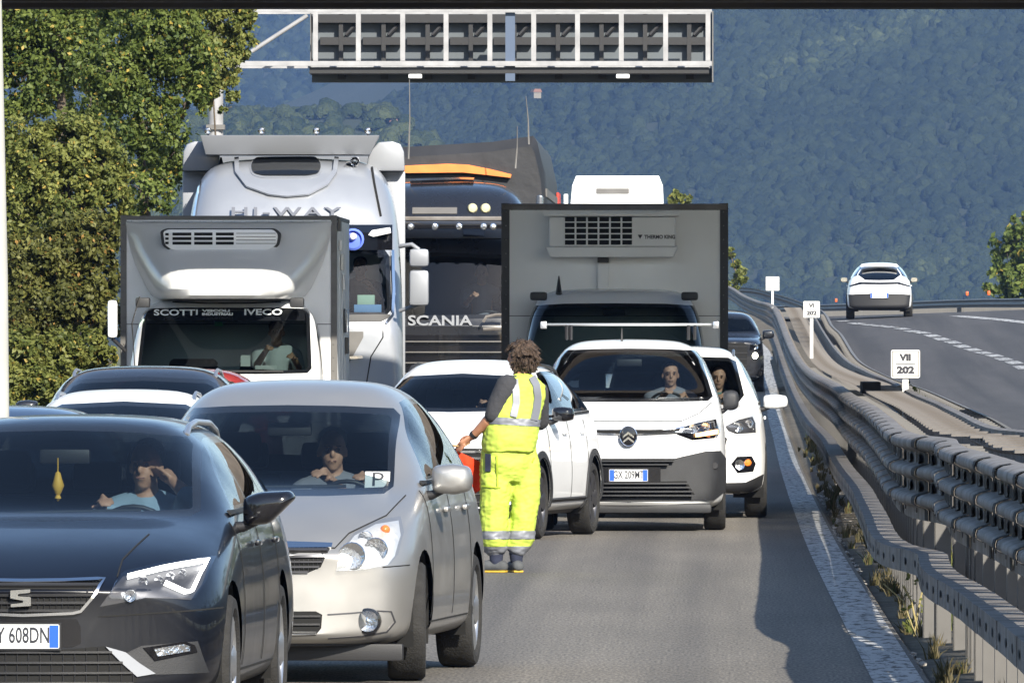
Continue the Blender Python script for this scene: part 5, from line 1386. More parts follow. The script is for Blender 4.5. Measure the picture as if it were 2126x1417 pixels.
for (u0_,v0_,u1_,v1_) in ((1070,350,1074,262),(1098,300,1092,200),(848,330,850,165)):
    (x0,z0),(x1,z1) = fr.P([(u0_,v0_),(u1_,v1_)], 1.6); tube("whip_aerial", [(x0,1.6,z0),((x0+x1)/2+.01,1.62,(z0+z1)/2),(x1,1.6,z1)], .009, M_galvd, root, 5, radii=[.014,.009,.005])
# far white lorry
root, fr, S = tractor("white_lorry", 322.0, 1278, 1.25, V2Z(372,322)-gz(322)-.1, M_white, "white lorry far back, only its cab roof showing above the box van", zg=gz(322), wd=1.15)
(x0,z0),(x1,z1) = fr.P([(1238,391),(1306,402)], .8); box("roof_vent", x0, x1, .78, .81, z1, z0, M_galvd, root)
q = fr.P([(1196,365),(1368,365),(1376,385),(1378,430),(1184,430),(1188,385)], .9); prism("roof_deflector", q, .8, 2.2, 'y', M_white, root, .02)
box("trailer", -1.25, 1.25, 3.2, 12, 1.1, 3.95, M_whitebox, root, .02)
box("mirror_housing", -1.40, -1.28, .9, 1.1, 3.7, 4.15, M_white, root, .03)
# ------------------------------------------------------------------ overpass, gantry, pole
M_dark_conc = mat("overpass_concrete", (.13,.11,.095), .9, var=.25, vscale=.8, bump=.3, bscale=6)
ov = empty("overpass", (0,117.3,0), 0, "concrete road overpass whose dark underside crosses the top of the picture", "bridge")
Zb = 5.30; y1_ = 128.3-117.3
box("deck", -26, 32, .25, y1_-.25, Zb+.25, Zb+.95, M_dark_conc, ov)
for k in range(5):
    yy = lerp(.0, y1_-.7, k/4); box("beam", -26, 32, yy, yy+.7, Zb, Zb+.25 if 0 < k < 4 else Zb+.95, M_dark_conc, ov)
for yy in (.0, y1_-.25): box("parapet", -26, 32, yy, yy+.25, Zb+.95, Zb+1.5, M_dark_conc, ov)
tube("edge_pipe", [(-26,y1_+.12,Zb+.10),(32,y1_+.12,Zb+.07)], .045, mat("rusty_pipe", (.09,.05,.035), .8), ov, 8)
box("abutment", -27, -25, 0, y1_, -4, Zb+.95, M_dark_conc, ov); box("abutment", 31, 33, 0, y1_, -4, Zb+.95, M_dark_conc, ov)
Dg = 208.0; s_ = sc(Dg)
GX = lambda u: U2X(u, Dg); GZv = lambda v, D=Dg: V2Z(v, D)
M_gantry = mat("white_gantry_paint", (.30,.30,.31), .5, var=.2, vscale=3); M_board = mat("grey_sign_back", (.085,.10,.115), .55, var=.1, vscale=1)
gt = empty("sign_gantry", (GX(445), Dg, gz(Dg)), 0, "white steel gantry reaching over the queue from the left, message board seen from behind", "gantry"); ox, oz = GX(445), gz(Dg)
def gb(name, u0, u1, v0, v1, y0, y1, m, bevel=.0): return box(name, min(GX(u0),GX(u1))-ox, max(GX(u0),GX(u1))-ox, y0, y1, GZv(max(v0,v1))-oz, GZv(min(v0,v1))-oz, m, gt, bevel)
tube("gantry_post", [(0,.6,-.5),(0,.6,GZv(20)-oz+.6)], .13, M_gantry, gt, 16)
for v in (118,): box("post_clamp", -.16, .16, .42, .78, GZv(268)-oz, GZv(258)-oz, M_galvd, gt)
gb("lower_chord", 430, 1478, 127, 137, 0, .10, M_gantry); gb("upper_chord", 430, 1478, 18, 25, 0, .10, M_gantry)
gb("lower_chord", 430, 1478, 131, 139, 1.1, 1.2, M_gantry); gb("upper_chord", 430, 1478, 18, 26, 1.1, 1.2, M_gantry)
for u in (655,744,836,926,1017,1108,1199,1290,1382,1470): gb("frame_upright", u-5, u+5, 25.5, 126.5, -.005, .09, M_gantry)
pA, pB = (GX(522)-ox, .05, GZv(107)-oz), (GX(638)-ox, .05, GZv(32)-oz); tube("brace", [pA, pB], .038, M_gantry, gt, 8)
gb("message_board", 642, 1478, 24, 168, 1.35, 1.55, M_board)
gb("board_side", 1478.5, 1481, 20, 168, 1.0, 1.55, M_galvd); gb("board_side", 640, 641.5, 24, 152, 1.0, 1.55, M_galvd)
for i, u in enumerate((655,744,836,926,1017,1108,1199,1290,1382)):
    gb("panel_upright", u+44, u+53, 26, 128, 1.15, 1.34, M_plastic); gb("panel_bracket", u+42, u+58, 152, 162, 1.15, 1.34, M_plastic)
    tube("panel_strut", [(GX(u+58)-ox, 1.2, GZv(70)-oz), (GX(u+82)-ox, 1.25, GZv(44)-oz)], .035, M_plastic, gt, 6)
    box("panel_rail", GX(u+5)-ox, GX(u+86)-ox, 1.16, 1.33, GZv(90)-oz, GZv(74)-oz, M_plastic, gt)
gb("gangway", 642, 1472, 139.5, 152, .1, 1.3, M_plastic)
gb("roof_rail", 650, 1470, 27, 44, 1.1, 1.33, M_plastic)
gb("ladder_post", 1049, 1069, 26, 168, .105, .30, mat("blue_grey_paint", (.07,.10,.16), .5))
for u in (862,1293): gb("inspection_lamp", u-14, u+14, 154, 163, -.05, .10, M_whitebox, .02)
# near lamp post at the left edge
D = 70.0; x = U2X(2, D); post = tag(tube("lamp_post", [(x,D,-.2),(x-.012,D,2.2),(x-.05,D,4.6)], .06, mat("galvanised_post", (.36,.36,.34), .6, var=.08, vscale=4), None, 18, radii=[.064,.052,.036]), "pale tapering lamp post standing at the left edge of the picture", "lamp post")

# ------------------------------------------------------------------ foliage
def leaf_mat(name, c1, c2, c3):
    m = bpy.data.materials.new(name); m.use_nodes = True; nt = m.node_tree; N = nt.nodes; L = nt.links; b = N["Principled BSDF"]
    b.inputs["Roughness"].default_value = .55; b.inputs["Specular IOR Level"].default_value = .3
    a = N.new("ShaderNodeAttribute"); a.attribute_name = "tone"; r = N.new("ShaderNodeValToRGB"); r.color_ramp.elements[0].color = (*c1,1); r.color_ramp.elements[1].color = (*c2,1)
    e = r.color_ramp.elements.new(.93); e.color = (*c2,1); r.color_ramp.elements[-1].position = .97; r.color_ramp.elements[-1].color = (*c3,1)
    L.new(a.outputs["Fac"], r.inputs[0]); L.new(r.outputs[0], b.inputs["Base Color"])
    t = N.new("ShaderNodeBsdfTranslucent"); L.new(r.outputs[0], t.inputs[0]); mx = N.new("ShaderNodeMixShader"); mx.inputs[0].default_value = .35
    L.new(b.outputs[0], mx.inputs[1]); L.new(t.outputs[0], mx.inputs[2]); L.new(mx.outputs[0], N["Material Output"].inputs[0]); return m
M_leaf1 = leaf_mat("poplar_leaves", (.05,.08,.017), (.18,.22,.05), (.40,.30,.06))
M_leaf2 = leaf_mat("hedge_leaves", (.06,.07,.018), (.19,.19,.05), (.34,.20,.06))
M_leaf3 = leaf_mat("field_maple_leaves", (.075,.10,.022), (.24,.25,.065), (.40,.30,.07))
M_bark = mat("bark", (.09,.07,.05), .9, var=.3, vscale=10, bump=.6, bscale=30)
def leaves(name, blobs, n, size, mat_, parent, seed=1, hang=.3):
    """n leaf quads spread through clusters around the given blobs (x,y,z,r)"""
    rng = np.random.default_rng(seed); B = np.array(blobs, float)
    wgt = B[:,3]**2.2; wgt /= wgt.sum(); nc = max(30, n//55)
    bi = rng.choice(len(B), nc, p=wgt); d = rng.normal(size=(nc,3)); d /= np.linalg.norm(d, axis=1)[:,None]
    rad_ = rng.uniform(.35,1.08,nc)**.6; cc = B[bi,:3]+d*(rad_*B[bi,3])[:,None]*np.array([1,1,.95])
    cr = B[bi,3]*rng.uniform(.09,.27,nc); tone_c = rng.uniform(0,1,nc)
    k = rng.integers(0, nc, n); e = rng.normal(size=(n,3))*.55; P = cc[k]+e*cr[k][:,None]; tone = np.clip(.12+.62*tone_c[k]+rng.normal(size=n)*.16, 0, .92)
    pick = rng.uniform(size=n) < .03; tone[pick] = 1.0
    out = P-B[bi[k],:3]; out /= np.linalg.norm(out, axis=1)[:,None]+1e-6
    nrm = out*.7+rng.normal(size=(n,3))*.65+np.array([0,0,.25]); nrm /= np.linalg.norm(nrm, axis=1)[:,None]
    t = np.cross(nrm, rng.normal(size=(n,3))); t /= np.linalg.norm(t, axis=1)[:,None]; b = np.cross(nrm, t)
    s = size*rng.uniform(.6,1.35,n)[:,None]
    V = np.stack([P-t*s, P-b*s*.55+nrm*s*.12, P+t*s, P+b*s*.55+nrm*s*.12], 1).reshape(-1,3)
    me = bpy.data.meshes.new(name); me.vertices.add(len(V)); me.vertices.foreach_set("co", V.astype(np.float32).ravel())
    me.loops.add(4*n); me.loops.foreach_set("vertex_index", np.arange(4*n, dtype=np.int32)); me.polygons.add(n)
    me.polygons.foreach_set("loop_start", np.arange(0,4*n,4, dtype=np.int32)); me.update(calc_edges=True)
    at = me.attributes.new("tone", 'FLOAT', 'FACE'); at.data.foreach_set("value", tone.astype(np.float32)); me.update()
    o = link(name, me, parent, mat_); o["kind"] = "stuff"; return o
def tree(name, x, y, z, blobs, n, size, mat_, label, cat="tree", seed=1, trunk=.12, group=None):
    r = empty(name, (x,y,z), 0, label, cat, group); B = np.array(blobs)
    top = B[np.argmax(B[:,2])]; zt = top[2]
    rng = random.Random(seed); pts = [(0,0,-.3),(rng.uniform(-.1,.1),0,zt*.3),(top[0]*.5,top[1]*.5,zt*.65),(top[0],top[1],zt)]
    tube("trunk", pts, .1, M_bark, r, 8, radii=[trunk,trunk*.8,trunk*.5,trunk*.15])
    bm = bmesh.new()
    for b in blobs:
        a = Vector((b[0]*.8, b[1]*.8, max(.4, b[2]-b[3]*.7))); c = Vector(b[:3]); tube_bm(bm, [a, (a+c)/2+Vector((0,0,.1)), c], .03, 5, radii=[trunk*.22,trunk*.15,trunk*.05])
        for q in range(4):
            d = Vector((rng.gauss(0,1),rng.gauss(0,1),rng.gauss(0,1))).normalized()*b[3]*.8; tube_bm(bm, [c, c+d], .01, 4, radii=[trunk*.1,.006])
    bmobj("limbs", bm, M_bark, r)["kind"] = "stuff"
    leaves("crown", blobs, n, size, mat_, r, seed); return r
def px_blobs(D, x0, z0, L_):   # (u, v, radius px, dy)
    out = []
    for u, v, rp, dy in L_: s = sc(D+dy); out.append((U2X(u,D+dy)-x0, dy, V2Z(v,D+dy)-z0, rp/s))
    return out
def px_tree(name, D, ub, L_, n, size, m, label, seed, cat="tree", trunk=.12, zz=None):
    x0 = U2X(ub, D); z0 = gz(D)-.3 if zz is None else zz; return tree(name, x0, D, z0, px_blobs(D, x0, z0, L_), n, size, m, label, cat, seed, trunk)
px_tree("poplar_tree", 168, 330, [(250,150,80,0),(330,60,95,0),(300,250,80,0),(350,330,60,1),(255,-60,110,1),(300,400,60,0),(380,120,70,0),(390,210,50,0),(345,-60,90,0)], 46000, .038, M_leaf1, "tall bright green tree rising behind the refrigerated lorry and gantry post", 3)
px_tree("slender_tree", 176, 470, [(440,60,55,0),(480,30,50,0),(455,130,52,0),(425,180,42,0),(500,90,34,0),(478,190,26,0),(430,-30,70,0),(470,225,16,0)], 20000, .036, M_leaf3, "light green tree whose leaves hang over the gantry arm and post", 4, trunk=.03)
px_tree("dark_tree", 182, 150, [(120,100,110,0),(60,10,110,0),(180,-20,110,1),(40,180,90,0),(190,200,80,2),(0,60,100,0),(110,-120,120,0)], 40000, .043, M_leaf1, "dense darker green tree at the upper left corner", 5, trunk=.16)
px_tree("yellowing_tree", 160, 110, [(60,330,85,0),(150,300,75,0),(30,430,80,0),(130,400,80,0),(210,340,60,0),(215,430,60,0)], 38000, .036, M_leaf3, "olive tree with yellowing sprigs left of the refrigerated lorry, below the darker crown", 6)
px_tree("hedge_bush", 150, 60, [(40,560,75,0),(110,520,70,0),(180,500,60,0),(60,650,75,0),(150,620,70,0),(210,580,45,0),(215,660,45,0),(225,500,30,0)], 36000, .035, M_leaf2, "brownish green hedge growth in the middle of the left edge", 7, "bush")
px_tree("low_bush", 138, 70, [(50,740,60,0),(120,740,55,0),(190,720,45,0),(90,800,60,0),(30,810,60,0),(170,790,50,0),(220,760,30,0)], 28000, .033, M_leaf3, "low yellow-green bush at the foot of the hedge above the parked car roofs", 8, "bush", .06)
px_tree("roadside_bush", 560, 2110, [(2090,520,45,0),(2130,490,50,0),(2150,560,60,0),(2075,580,34,0),(2110,590,45,0),(2050,600,18,0),(2175,500,70,0)], 8000, .16, M_leaf1, "dark green bush at the right edge beyond the outer guardrail", 9, "bush", .1, V2Z(640,560))
px_tree("sapling", 470, 1530, [(1525,540,16,0),(1535,570,18,0),(1522,590,14,0),(1515,520,9,0)], 1100, .10, M_leaf3, "small green sapling showing right of the box van, above the far median rail", 10, "bush", .05, V2Z(600,470))
px_tree("treetop", 440, 1412, [(1405,410,16,0),(1425,414,12,0),(1395,420,12,0)], 700, .10, M_leaf3, "thin treetop just above the roof of the box van", 11, "tree", .05, 2)

# unseen woods added on both sides and behind, for paint and glass to reflect
rngb = random.Random(3)
for nm, pos in (("right_reflected_wood", [(30+rngb.uniform(-2,8), y) for y in range(70, 420, 12)]),("left_reflected_wood", [(-24-rngb.uniform(0,5), y) for y in range(-30, 130, 14)]),("rear_reflected_wood", [(x, -95+rngb.uniform(-6,6)) for x in range(-70, 80, 12)])):
    B_ = []
    for bx_, by_ in pos:
        B_ += [(bx_+rngb.uniform(-3,3), by_+rngb.uniform(-5,5), rngb.uniform(0,11 if bx_ > 0 else 6), rngb.uniform(2.6,4.2)) for _ in range(6)]
    o = leaves(nm, B_, 26000, .45, M_leaf1, None, 77); o["label"] = "dense roadside wood of leafy trees"
# wooded hills
def hill(name, zf, xr_, yr_, n, rad_, m, seed, label, floor_mat=None, keep=None, tonef=None, lod=1):
    rng = np.random.default_rng(seed)
    ico = bmesh.new(); bmesh.ops.create_icosphere(ico, subdivisions=2 if lod else 1, radius=1)
    bmesh.ops.delete(ico, geom=[v for v in ico.verts if v.co.z < -.45], context='VERTS'); ico.verts.index_update()
    bv = np.array([v.co[:] for v in ico.verts]); bf = np.array([[v.index for v in f.verts] for f in ico.faces]); ico.free()
    xs = rng.uniform(*xr_, n); ys = rng.uniform(*yr_, n)
    if keep is not None:
        k = np.array([keep(a, b) for a, b in zip(xs, ys)]); xs, ys = xs[k], ys[k]; n = len(xs)
    zs = np.array([zf(a, b) for a, b in zip(xs, ys)])
    R = rad_*rng.uniform(.45,1.4,n); nv = len(bv)
    ang = rng.uniform(0,2*pi,n); V = np.empty((n,nv,3)); ca, sa = np.cos(ang), np.sin(ang)
    rough = 1+rng.normal(size=(n,nv))*.16
    bx = bv[:,0][None,:]*rough; by = bv[:,1][None,:]*rough; bz = bv[:,2][None,:]*rough
    V[...,0] = xs[:,None]+(bx*ca[:,None]-by*sa[:,None])*R[:,None]; V[...,1] = ys[:,None]+(bx*sa[:,None]+by*ca[:,None])*R[:,None]; V[...,2] = zs[:,None]+bz*R[:,None]*rng.uniform(.8,1.25,n)[:,None]+R[:,None]*.3
    Fc = (bf[None]+(np.arange(n)*nv)[:,None,None]).reshape(-1,3)
    me = bpy.data.meshes.new(name); me.vertices.add(n*nv); me.vertices.foreach_set("co", V.astype(np.float32).ravel())
    nf = len(Fc); me.loops.add(3*nf); me.loops.foreach_set("vertex_index", Fc.astype(np.int32).ravel()); me.polygons.add(nf); me.polygons.foreach_set("loop_start", np.arange(0,3*nf,3,dtype=np.int32)); me.update(calc_edges=True)
    tv_ = rng.uniform(0,1,n)
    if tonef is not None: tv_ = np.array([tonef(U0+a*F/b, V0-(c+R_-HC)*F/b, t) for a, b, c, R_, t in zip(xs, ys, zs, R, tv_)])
    tn = np.repeat(tv_, len(bf)); at = me.attributes.new("tone", 'FLOAT', 'FACE'); at.data.foreach_set("value", tn.astype(np.float32)); me.shade_smooth()
    o = link(name, me, None, m); tag(o, label, None, None, "stuff"); return o
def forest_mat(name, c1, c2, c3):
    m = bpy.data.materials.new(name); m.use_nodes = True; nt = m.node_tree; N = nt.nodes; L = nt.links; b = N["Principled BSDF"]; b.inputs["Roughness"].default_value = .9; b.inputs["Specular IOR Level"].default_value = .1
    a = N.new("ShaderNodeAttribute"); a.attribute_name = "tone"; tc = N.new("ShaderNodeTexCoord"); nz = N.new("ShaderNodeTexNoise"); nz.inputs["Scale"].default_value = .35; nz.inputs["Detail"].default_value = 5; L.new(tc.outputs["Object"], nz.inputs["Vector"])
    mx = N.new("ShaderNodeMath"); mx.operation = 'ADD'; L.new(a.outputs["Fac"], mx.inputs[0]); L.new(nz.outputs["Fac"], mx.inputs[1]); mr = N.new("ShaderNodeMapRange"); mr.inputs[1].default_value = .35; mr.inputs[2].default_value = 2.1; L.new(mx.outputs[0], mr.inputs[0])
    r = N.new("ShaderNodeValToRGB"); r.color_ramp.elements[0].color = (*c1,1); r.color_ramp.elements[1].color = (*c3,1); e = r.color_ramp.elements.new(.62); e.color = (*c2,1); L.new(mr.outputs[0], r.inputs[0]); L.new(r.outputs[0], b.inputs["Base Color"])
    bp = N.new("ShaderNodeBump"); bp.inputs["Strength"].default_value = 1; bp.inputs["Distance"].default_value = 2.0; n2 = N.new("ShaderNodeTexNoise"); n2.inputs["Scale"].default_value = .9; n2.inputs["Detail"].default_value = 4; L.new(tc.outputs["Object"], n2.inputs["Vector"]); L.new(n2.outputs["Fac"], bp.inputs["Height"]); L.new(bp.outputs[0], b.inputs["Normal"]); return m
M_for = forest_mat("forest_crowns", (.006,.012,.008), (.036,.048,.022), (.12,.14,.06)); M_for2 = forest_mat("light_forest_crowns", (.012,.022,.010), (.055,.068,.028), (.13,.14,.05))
def terrain_sheet(name, zf, xr_, yr_, nx, ny, m):
    v = []; f = []
    for j in range(ny+1):
        for i in range(nx+1): x, y = lerp(*xr_, i/nx), lerp(*yr_, j/ny); v.append((x, y, zf(x, y)))
    for j in range(ny):
        for i in range(nx): a = j*(nx+1)+i; f.append((a, a+1, a+nx+2, a+nx+1))
    o = pydata(name, v, f, m, smooth=True); tag(o, None, None, None, "structure"); return o
def nz2(x, y, s, k=0): return noise.noise((x/s, y/s, k))
# main hill: rises from y 4300; higher towards the right
def zmain(x, y):
    u = U0+x*F/y; t = (y-4300)/1100
    left = 1/(1+math.exp((u-1000)/230.))     # falls away to the left
    h = 175*max(0, t)**.9
    return -4+h*(1-.62*left)+10*nz2(x,y,220)+5*nz2(x,y,60,3)-5
def zfar(x, y):
    return -4+190*max(0,(y-6300)/1300)**.8+14*nz2(x,y,300,7)
def zfoot(x, y):
    u = U0+x*F/y; t = max(0,(y-3400)/500); return -6+(72+9*nz2(x,y,70,9)+14*(1-abs(u-800)/500))*min(1,t)**.8*(1/(1+math.exp((u-1080)/150.)))
M_floor = mat("forest_floor", (.02,.028,.012), .95)
terrain_sheet("main_hill", zmain, (-400,330), (4300,6000), 40, 60, M_floor); terrain_sheet("far_hill", zfar, (-480,400), (6300,8400), 30, 40, M_floor); terrain_sheet("foothill", zfoot, (-260,40), (3400,4200), 40, 40, M_floor)
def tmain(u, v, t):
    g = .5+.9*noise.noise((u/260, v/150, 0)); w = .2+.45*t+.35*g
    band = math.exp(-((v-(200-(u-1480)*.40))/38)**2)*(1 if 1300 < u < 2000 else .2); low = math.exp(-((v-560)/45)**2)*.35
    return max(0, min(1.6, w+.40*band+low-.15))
vis = lambda x, y: -80 < U0+x*F/y < 2250
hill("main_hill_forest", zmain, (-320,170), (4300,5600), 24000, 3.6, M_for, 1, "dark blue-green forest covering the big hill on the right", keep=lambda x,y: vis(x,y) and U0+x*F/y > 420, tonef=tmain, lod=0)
hill("far_hill_forest", zfar, (-470,40), (6300,7900), 8000, 4.2, M_for, 2, "bluish forest on the far ridge behind the gantry", keep=lambda x,y: -80 < U0+x*F/y < 1500, lod=0)
hill("foothill_forest", zfoot, (-250,-20), (3420,4150), 3600, 3.0, M_for2, 3, "lighter green wood on the foothill above the lorries", keep=lambda x,y: vis(x,y) and U0+x*F/y < 1260)
M_roof = mat("terracotta_roof", (.22,.11,.075), .8); M_wallh = mat("farmhouse_wall", (.20,.18,.15), .8)
for u, v, w, lab in ((817,250,30,"farmhouse with terracotta roof on the foothill, left one, above the silver lorry"),(1116,187,26,"farmhouse with terracotta roof on the foothill, right one, below the gantry board")):
    w *= .6; D = 3430
    while D < 4100 and zfoot(U2X(u,D), D)+1.0 < V2Z(v+5,D): D += 5
    s_ = sc(D); r = empty("farmhouse", (U2X(u,D), D, V2Z(v+5,D)), rad(12), lab, "house", "farmhouses on the foothill"); hw = w/2/s_
    box("wall", -hw, hw, 0, 5, -2, .1, M_wallh, r)
    prism("roof", [(-hw-.3,.1),(hw+.3,.1),(hw*.8,1.2),(-hw*.8,1.2)], -.3, 5.3, 'y', M_roof, r)
bare = []; 
M_straw = leaf_mat("dry_grass_blades", (.04,.04,.015), (.17,.135,.065), (.06,.09,.02))
def tufts(name, spots, label, mat_, seed, h0=.12, h1=.4, nb=26, w=.006, spread=.07):
    rng = random.Random(seed); v = []; f = []; tone = []
    for (x, y, z, s_) in spots:
        for _ in range(nb):
            a = rng.uniform(0,2*pi); r_ = rng.uniform(0,spread)*s_; h = rng.uniform(h0,h1)*s_; lx, ly = rng.gauss(0,.30)*h, rng.gauss(0,.3)*h; bx, by = x+r_*cos(a), y+r_*sin(a)*2; i = len(v)
            v += [(bx-w,by,z-.01),(bx+w,by,z-.01),(bx+lx*.4+w*.7,by+ly*.4,z+h*.6),(bx+lx*.4-w*.7,by+ly*.4,z+h*.6),(bx+lx,by+ly,z+h)]; f += [(i,i+1,i+2,i+3),(i+3,i+2,i+4)]; t = rng.random(); tone += [t,t]
    o = pydata(name, v, f, mat_); at = o.data.attributes.new("tone", 'FLOAT', 'FACE'); at.data.foreach_set("value", tone); tag(o, label, None, None, "stuff"); return o
rg = random.Random(12); sp = []
def medz(D, X): a = xe(D)+.22; b = xb(D)-.15; return lerp(gz(D)-.05, lerp(gz(D), zb_(D)-1.22, .7)-.04, min(1, max(0,(X-a)/(b-a))))
for _ in range(120):
    D = 56+rg.random()**1.5*150; X = lerp(xe(D)+.2, xb(D)+.1, rg.random()**.6); sp.append((X, D, medz(D,X), rg.choice((.2,.25,.35,.5))))
tufts("median_grass", sp, "dry grass tufts growing between edge line and guardrail", M_straw, 5)
sp = [(xb(D)+rg.uniform(.2,1.3), D, zb_(D)-1.25, rg.uniform(.8,1.6)) for D in [60+rg.random()*160 for _ in range(120)]]
tufts("weeds_inside_guardrail", sp, "weeds growing between the guardrails", M_leaf3, 6)
bm = bmesh.new()
for _ in range(900):
    D = 58+rg.random()**1.4*90; X = lerp(xe(D)+.1, xb(D)+.1, rg.random()); r_ = rg.uniform(.008,.03); tmp = bmesh.new(); bmesh.ops.create_icosphere(tmp, subdivisions=1, radius=r_)
    for q in tmp.verts: q.co = Vector((q.co.x*rg.uniform(.8,1.3), q.co.y*1.2, q.co.z*.6))+Vector((X, D, medz(D,X)+r_*.3))
    merge(bm, tmp); tmp.free()
o = bmobj("median_gravel", bm, M_concrete, None, False); tag(o, "loose stones scattered between edge line and guardrail", None, None, "stuff")
for i, (u, v, D, h, lab) in enumerate(((1903,1318,74,.42,"tall dry stalks beside the edge line, nearer clump"),(1945,1270,76,.35,"thin green stalks beside the edge line, farther clump"),(1897,893,124,.50,"tall green weed sprouting through the guardrail beside the VII 202 sign"))):
    X = U2X(u, D); Z = V2Z(v, D); w_ = empty("weed", (X,D,Z), 0, lab, "weed"); bm = bmesh.new()
    for k in range(5 if i < 2 else 3):
        a = rg.gauss(0,.12); tube_bm(bm, [(rg.uniform(-.04,.04),0,-.05),(a*.4,0,h*.5),(a,0,h*rg.uniform(.7,1))], .004, 4)
    bmobj("stems", bm, mat("dry_stem", (.38,.32,.15), .9) if i == 0 else mat("green_stem", (.12,.16,.04), .9), w_, False)
    leaves("leaves", [(rg.uniform(-.05,.1),0,h*q,.09) for q in (.3,.5,.7,.9)], 160 if i else 40, .022, M_leaf3, w_, 70+i)
X = U2X(1770, 5050); 
# bare pinkish clearing high on the hill
cl = []
for t in range(9):
    u = 1690+t*21; v = 58-t*4.5; D = 5560; cl.append((U2X(u,D), D, V2Z(v+5,D)))
vs_ = []; fs_ = []
for i, (x,y,z) in enumerate(cl):
    w_ = 2.2*sin(pi*(i+.6)/9.2); vs_ += [(x,y,z-w_),(x+1,y+5,z+w_)]
    if i: fs_.append((2*i-2,2*i,2*i+1,2*i-1))
tag(pydata("bare_clearing", vs_, fs_, mat("bare_earth", (.42,.30,.22), .9)), "pinkish bare clearing high on the wooded hill", None, None, "structure")
# haze: one closed box of thin air
hz_ = bpy.data.materials.new("air_haze"); hz_.use_nodes = True; N = hz_.node_tree.nodes; L = hz_.node_tree.links; N.remove(N["Principled BSDF"])
pv = N.new("ShaderNodeVolumePrincipled"); pv.inputs["Color"].default_value = (.15,.26,.52,1); pv.inputs["Density"].default_value = .000078; pv.inputs["Anisotropy"].default_value = 0.0
L.new(pv.outputs[0], N["Material Output"].inputs["Volume"])
hb = box("haze", -4000, 4000, -3100, 12500, -5.0, 420, hz_); tag(hb, None, None, None, "stuff")
# ------------------------------------------------------------------ people
def capsule(bm, pts, radii, n=14, sq=1.0, up=None):
    """tapered limb with round ends; sq squashes the section along its second axis"""
    P = [Vector(p) for p in pts]; Q = []; R = []
    d0 = (P[0]-P[1]).normalized(); d1 = (P[-1]-P[-2]).normalized()
    for k in (1.0,.86,.5): Q.append(P[0]+d0*radii[0]*k*.95); R.append(radii[0]*sqrt(max(.0025,1-k*k)))
    for i in range(len(P)-1):
        for t in (0,.5): Q.append(P[i].lerp(P[i+1],t)); R.append(lerp(radii[i],radii[i+1],t))
    Q.append(P[-1]); R.append(radii[-1])
    for k in (.5,.86,1.0): Q.append(P[-1]+d1*radii[-1]*k*.95); R.append(radii[-1]*sqrt(max(.0025,1-k*k)))
    ref = Vector(up) if up else Vector((0,1,0)); rings = []
    for i, p in enumerate(Q):
        d = (Q[min(i+1,len(Q)-1)]-Q[max(i-1,0)]).normalized(); a = d.cross(ref)
        if a.length < .1: a = d.cross(Vector((1,0,.3)))
        a.normalize(); b = d.cross(a).normalized()
        rings.append([bm.verts.new(p+a*cos(2*pi*k/n)*R[i]+b*sin(2*pi*k/n)*R[i]*sq) for k in range(n)])
    for i in range(len(rings)-1):
        for k in range(n): bm.faces.new((rings[i][k], rings[i][(k+1)%n], rings[i+1][(k+1)%n], rings[i+1][k]))
    bm.faces.new(rings[0][::-1]); bm.faces.new(rings[-1])
def fuse(name, bm, voxel, mat_, parent, smooth=4, noise_=0.0, nscale=6, dec=0):
    bmesh.ops.recalc_face_normals(bm, faces=bm.faces)
    me = bpy.data.meshes.new("t"); bm.to_mesh(me); bm.free(); o = bpy.data.objects.new("t", me); COL.objects.link(o)
    m = o.modifiers.new("r", 'REMESH'); m.mode = 'VOXEL'; m.voxel_size = voxel; m.use_smooth_shade = True
    if smooth: s = o.modifiers.new("s", 'SMOOTH'); s.iterations = smooth; s.factor = .5
    dg = bpy.context.evaluated_depsgraph_get(); m2 = bpy.data.meshes.new_from_object(o.evaluated_get(dg)); bpy.data.objects.remove(o); bpy.data.meshes.remove(me)
    if noise_:
        for v in m2.vertices: 
            n = noise.noise(Vector(v.co)*nscale)+.5*noise.noise(Vector((v.co.x,v.co.y,v.co.z*2.2))*nscale*2.3+Vector((5,1,2))); v.co = v.co+v.normal*n*noise_
    m2.name = name; m2.materials.clear(); m2.materials.append(mat_); m2.shade_smooth(); return link(name, m2, parent)
def head_parts(bm, c, M, k=1.0):
    """head looking along local -y before M is applied"""
    c = Vector(c)
    def E(o, r): ellip(bm, c+M@(Vector(o)*k), (r[0]*k, r[1]*k, r[2]*k), M.to_3x3())
    E((0,.012,.03),(.076,.092,.095)); E((0,-.018,-.035),(.060,.070,.075)); E((0,-.045,-.085),(.032,.030,.026))
    E((0,-.092,-.015),(.013,.020,.024)); E((0,-.088,.010),(.010,.012,.03)); E((.076,.01,-.01),(.010,.020,.030)); E((-.076,.01,-.01),(.010,.020,.030))
    E((0,-.072,.030),(.048,.014,.012)); E((0,-.083,-.055),(.022,.012,.008))
def hand(bm, w, d, up, L=.18, curl=.5, side=1):
    """palm and five bent fingers from wrist w, pointing along d, back of the hand towards up"""
    w, d, up = Vector(w), Vector(d).normalized(), Vector(up).normalized(); s_ = d.cross(up).normalized()*side
    p = w+d*.085; capsule(bm, [w, w+d*.03, p], [.026,.034,.038], 10, .45, up=s_)
    for off, ln in ((-.030,.062),(-.010,.076),(.010,.080),(.030,.070)):
        a = p+s_*off+d*.0; pts = [a]; dd = d.copy()
        for k, f in enumerate((.45,.32,.23)):
            dd = (dd-up*curl*.55).normalized(); pts.append(pts[-1]+dd*ln*f*1.1)
        capsule(bm, pts, [.0105,.0098,.009,.0078], 8)
    t0 = w+d*.03+s_*.03; capsule(bm, [t0, t0+d*.03+s_*.022-up*.01, t0+d*.058+s_*.028-up*.022], [.013,.0115,.0095], 8)

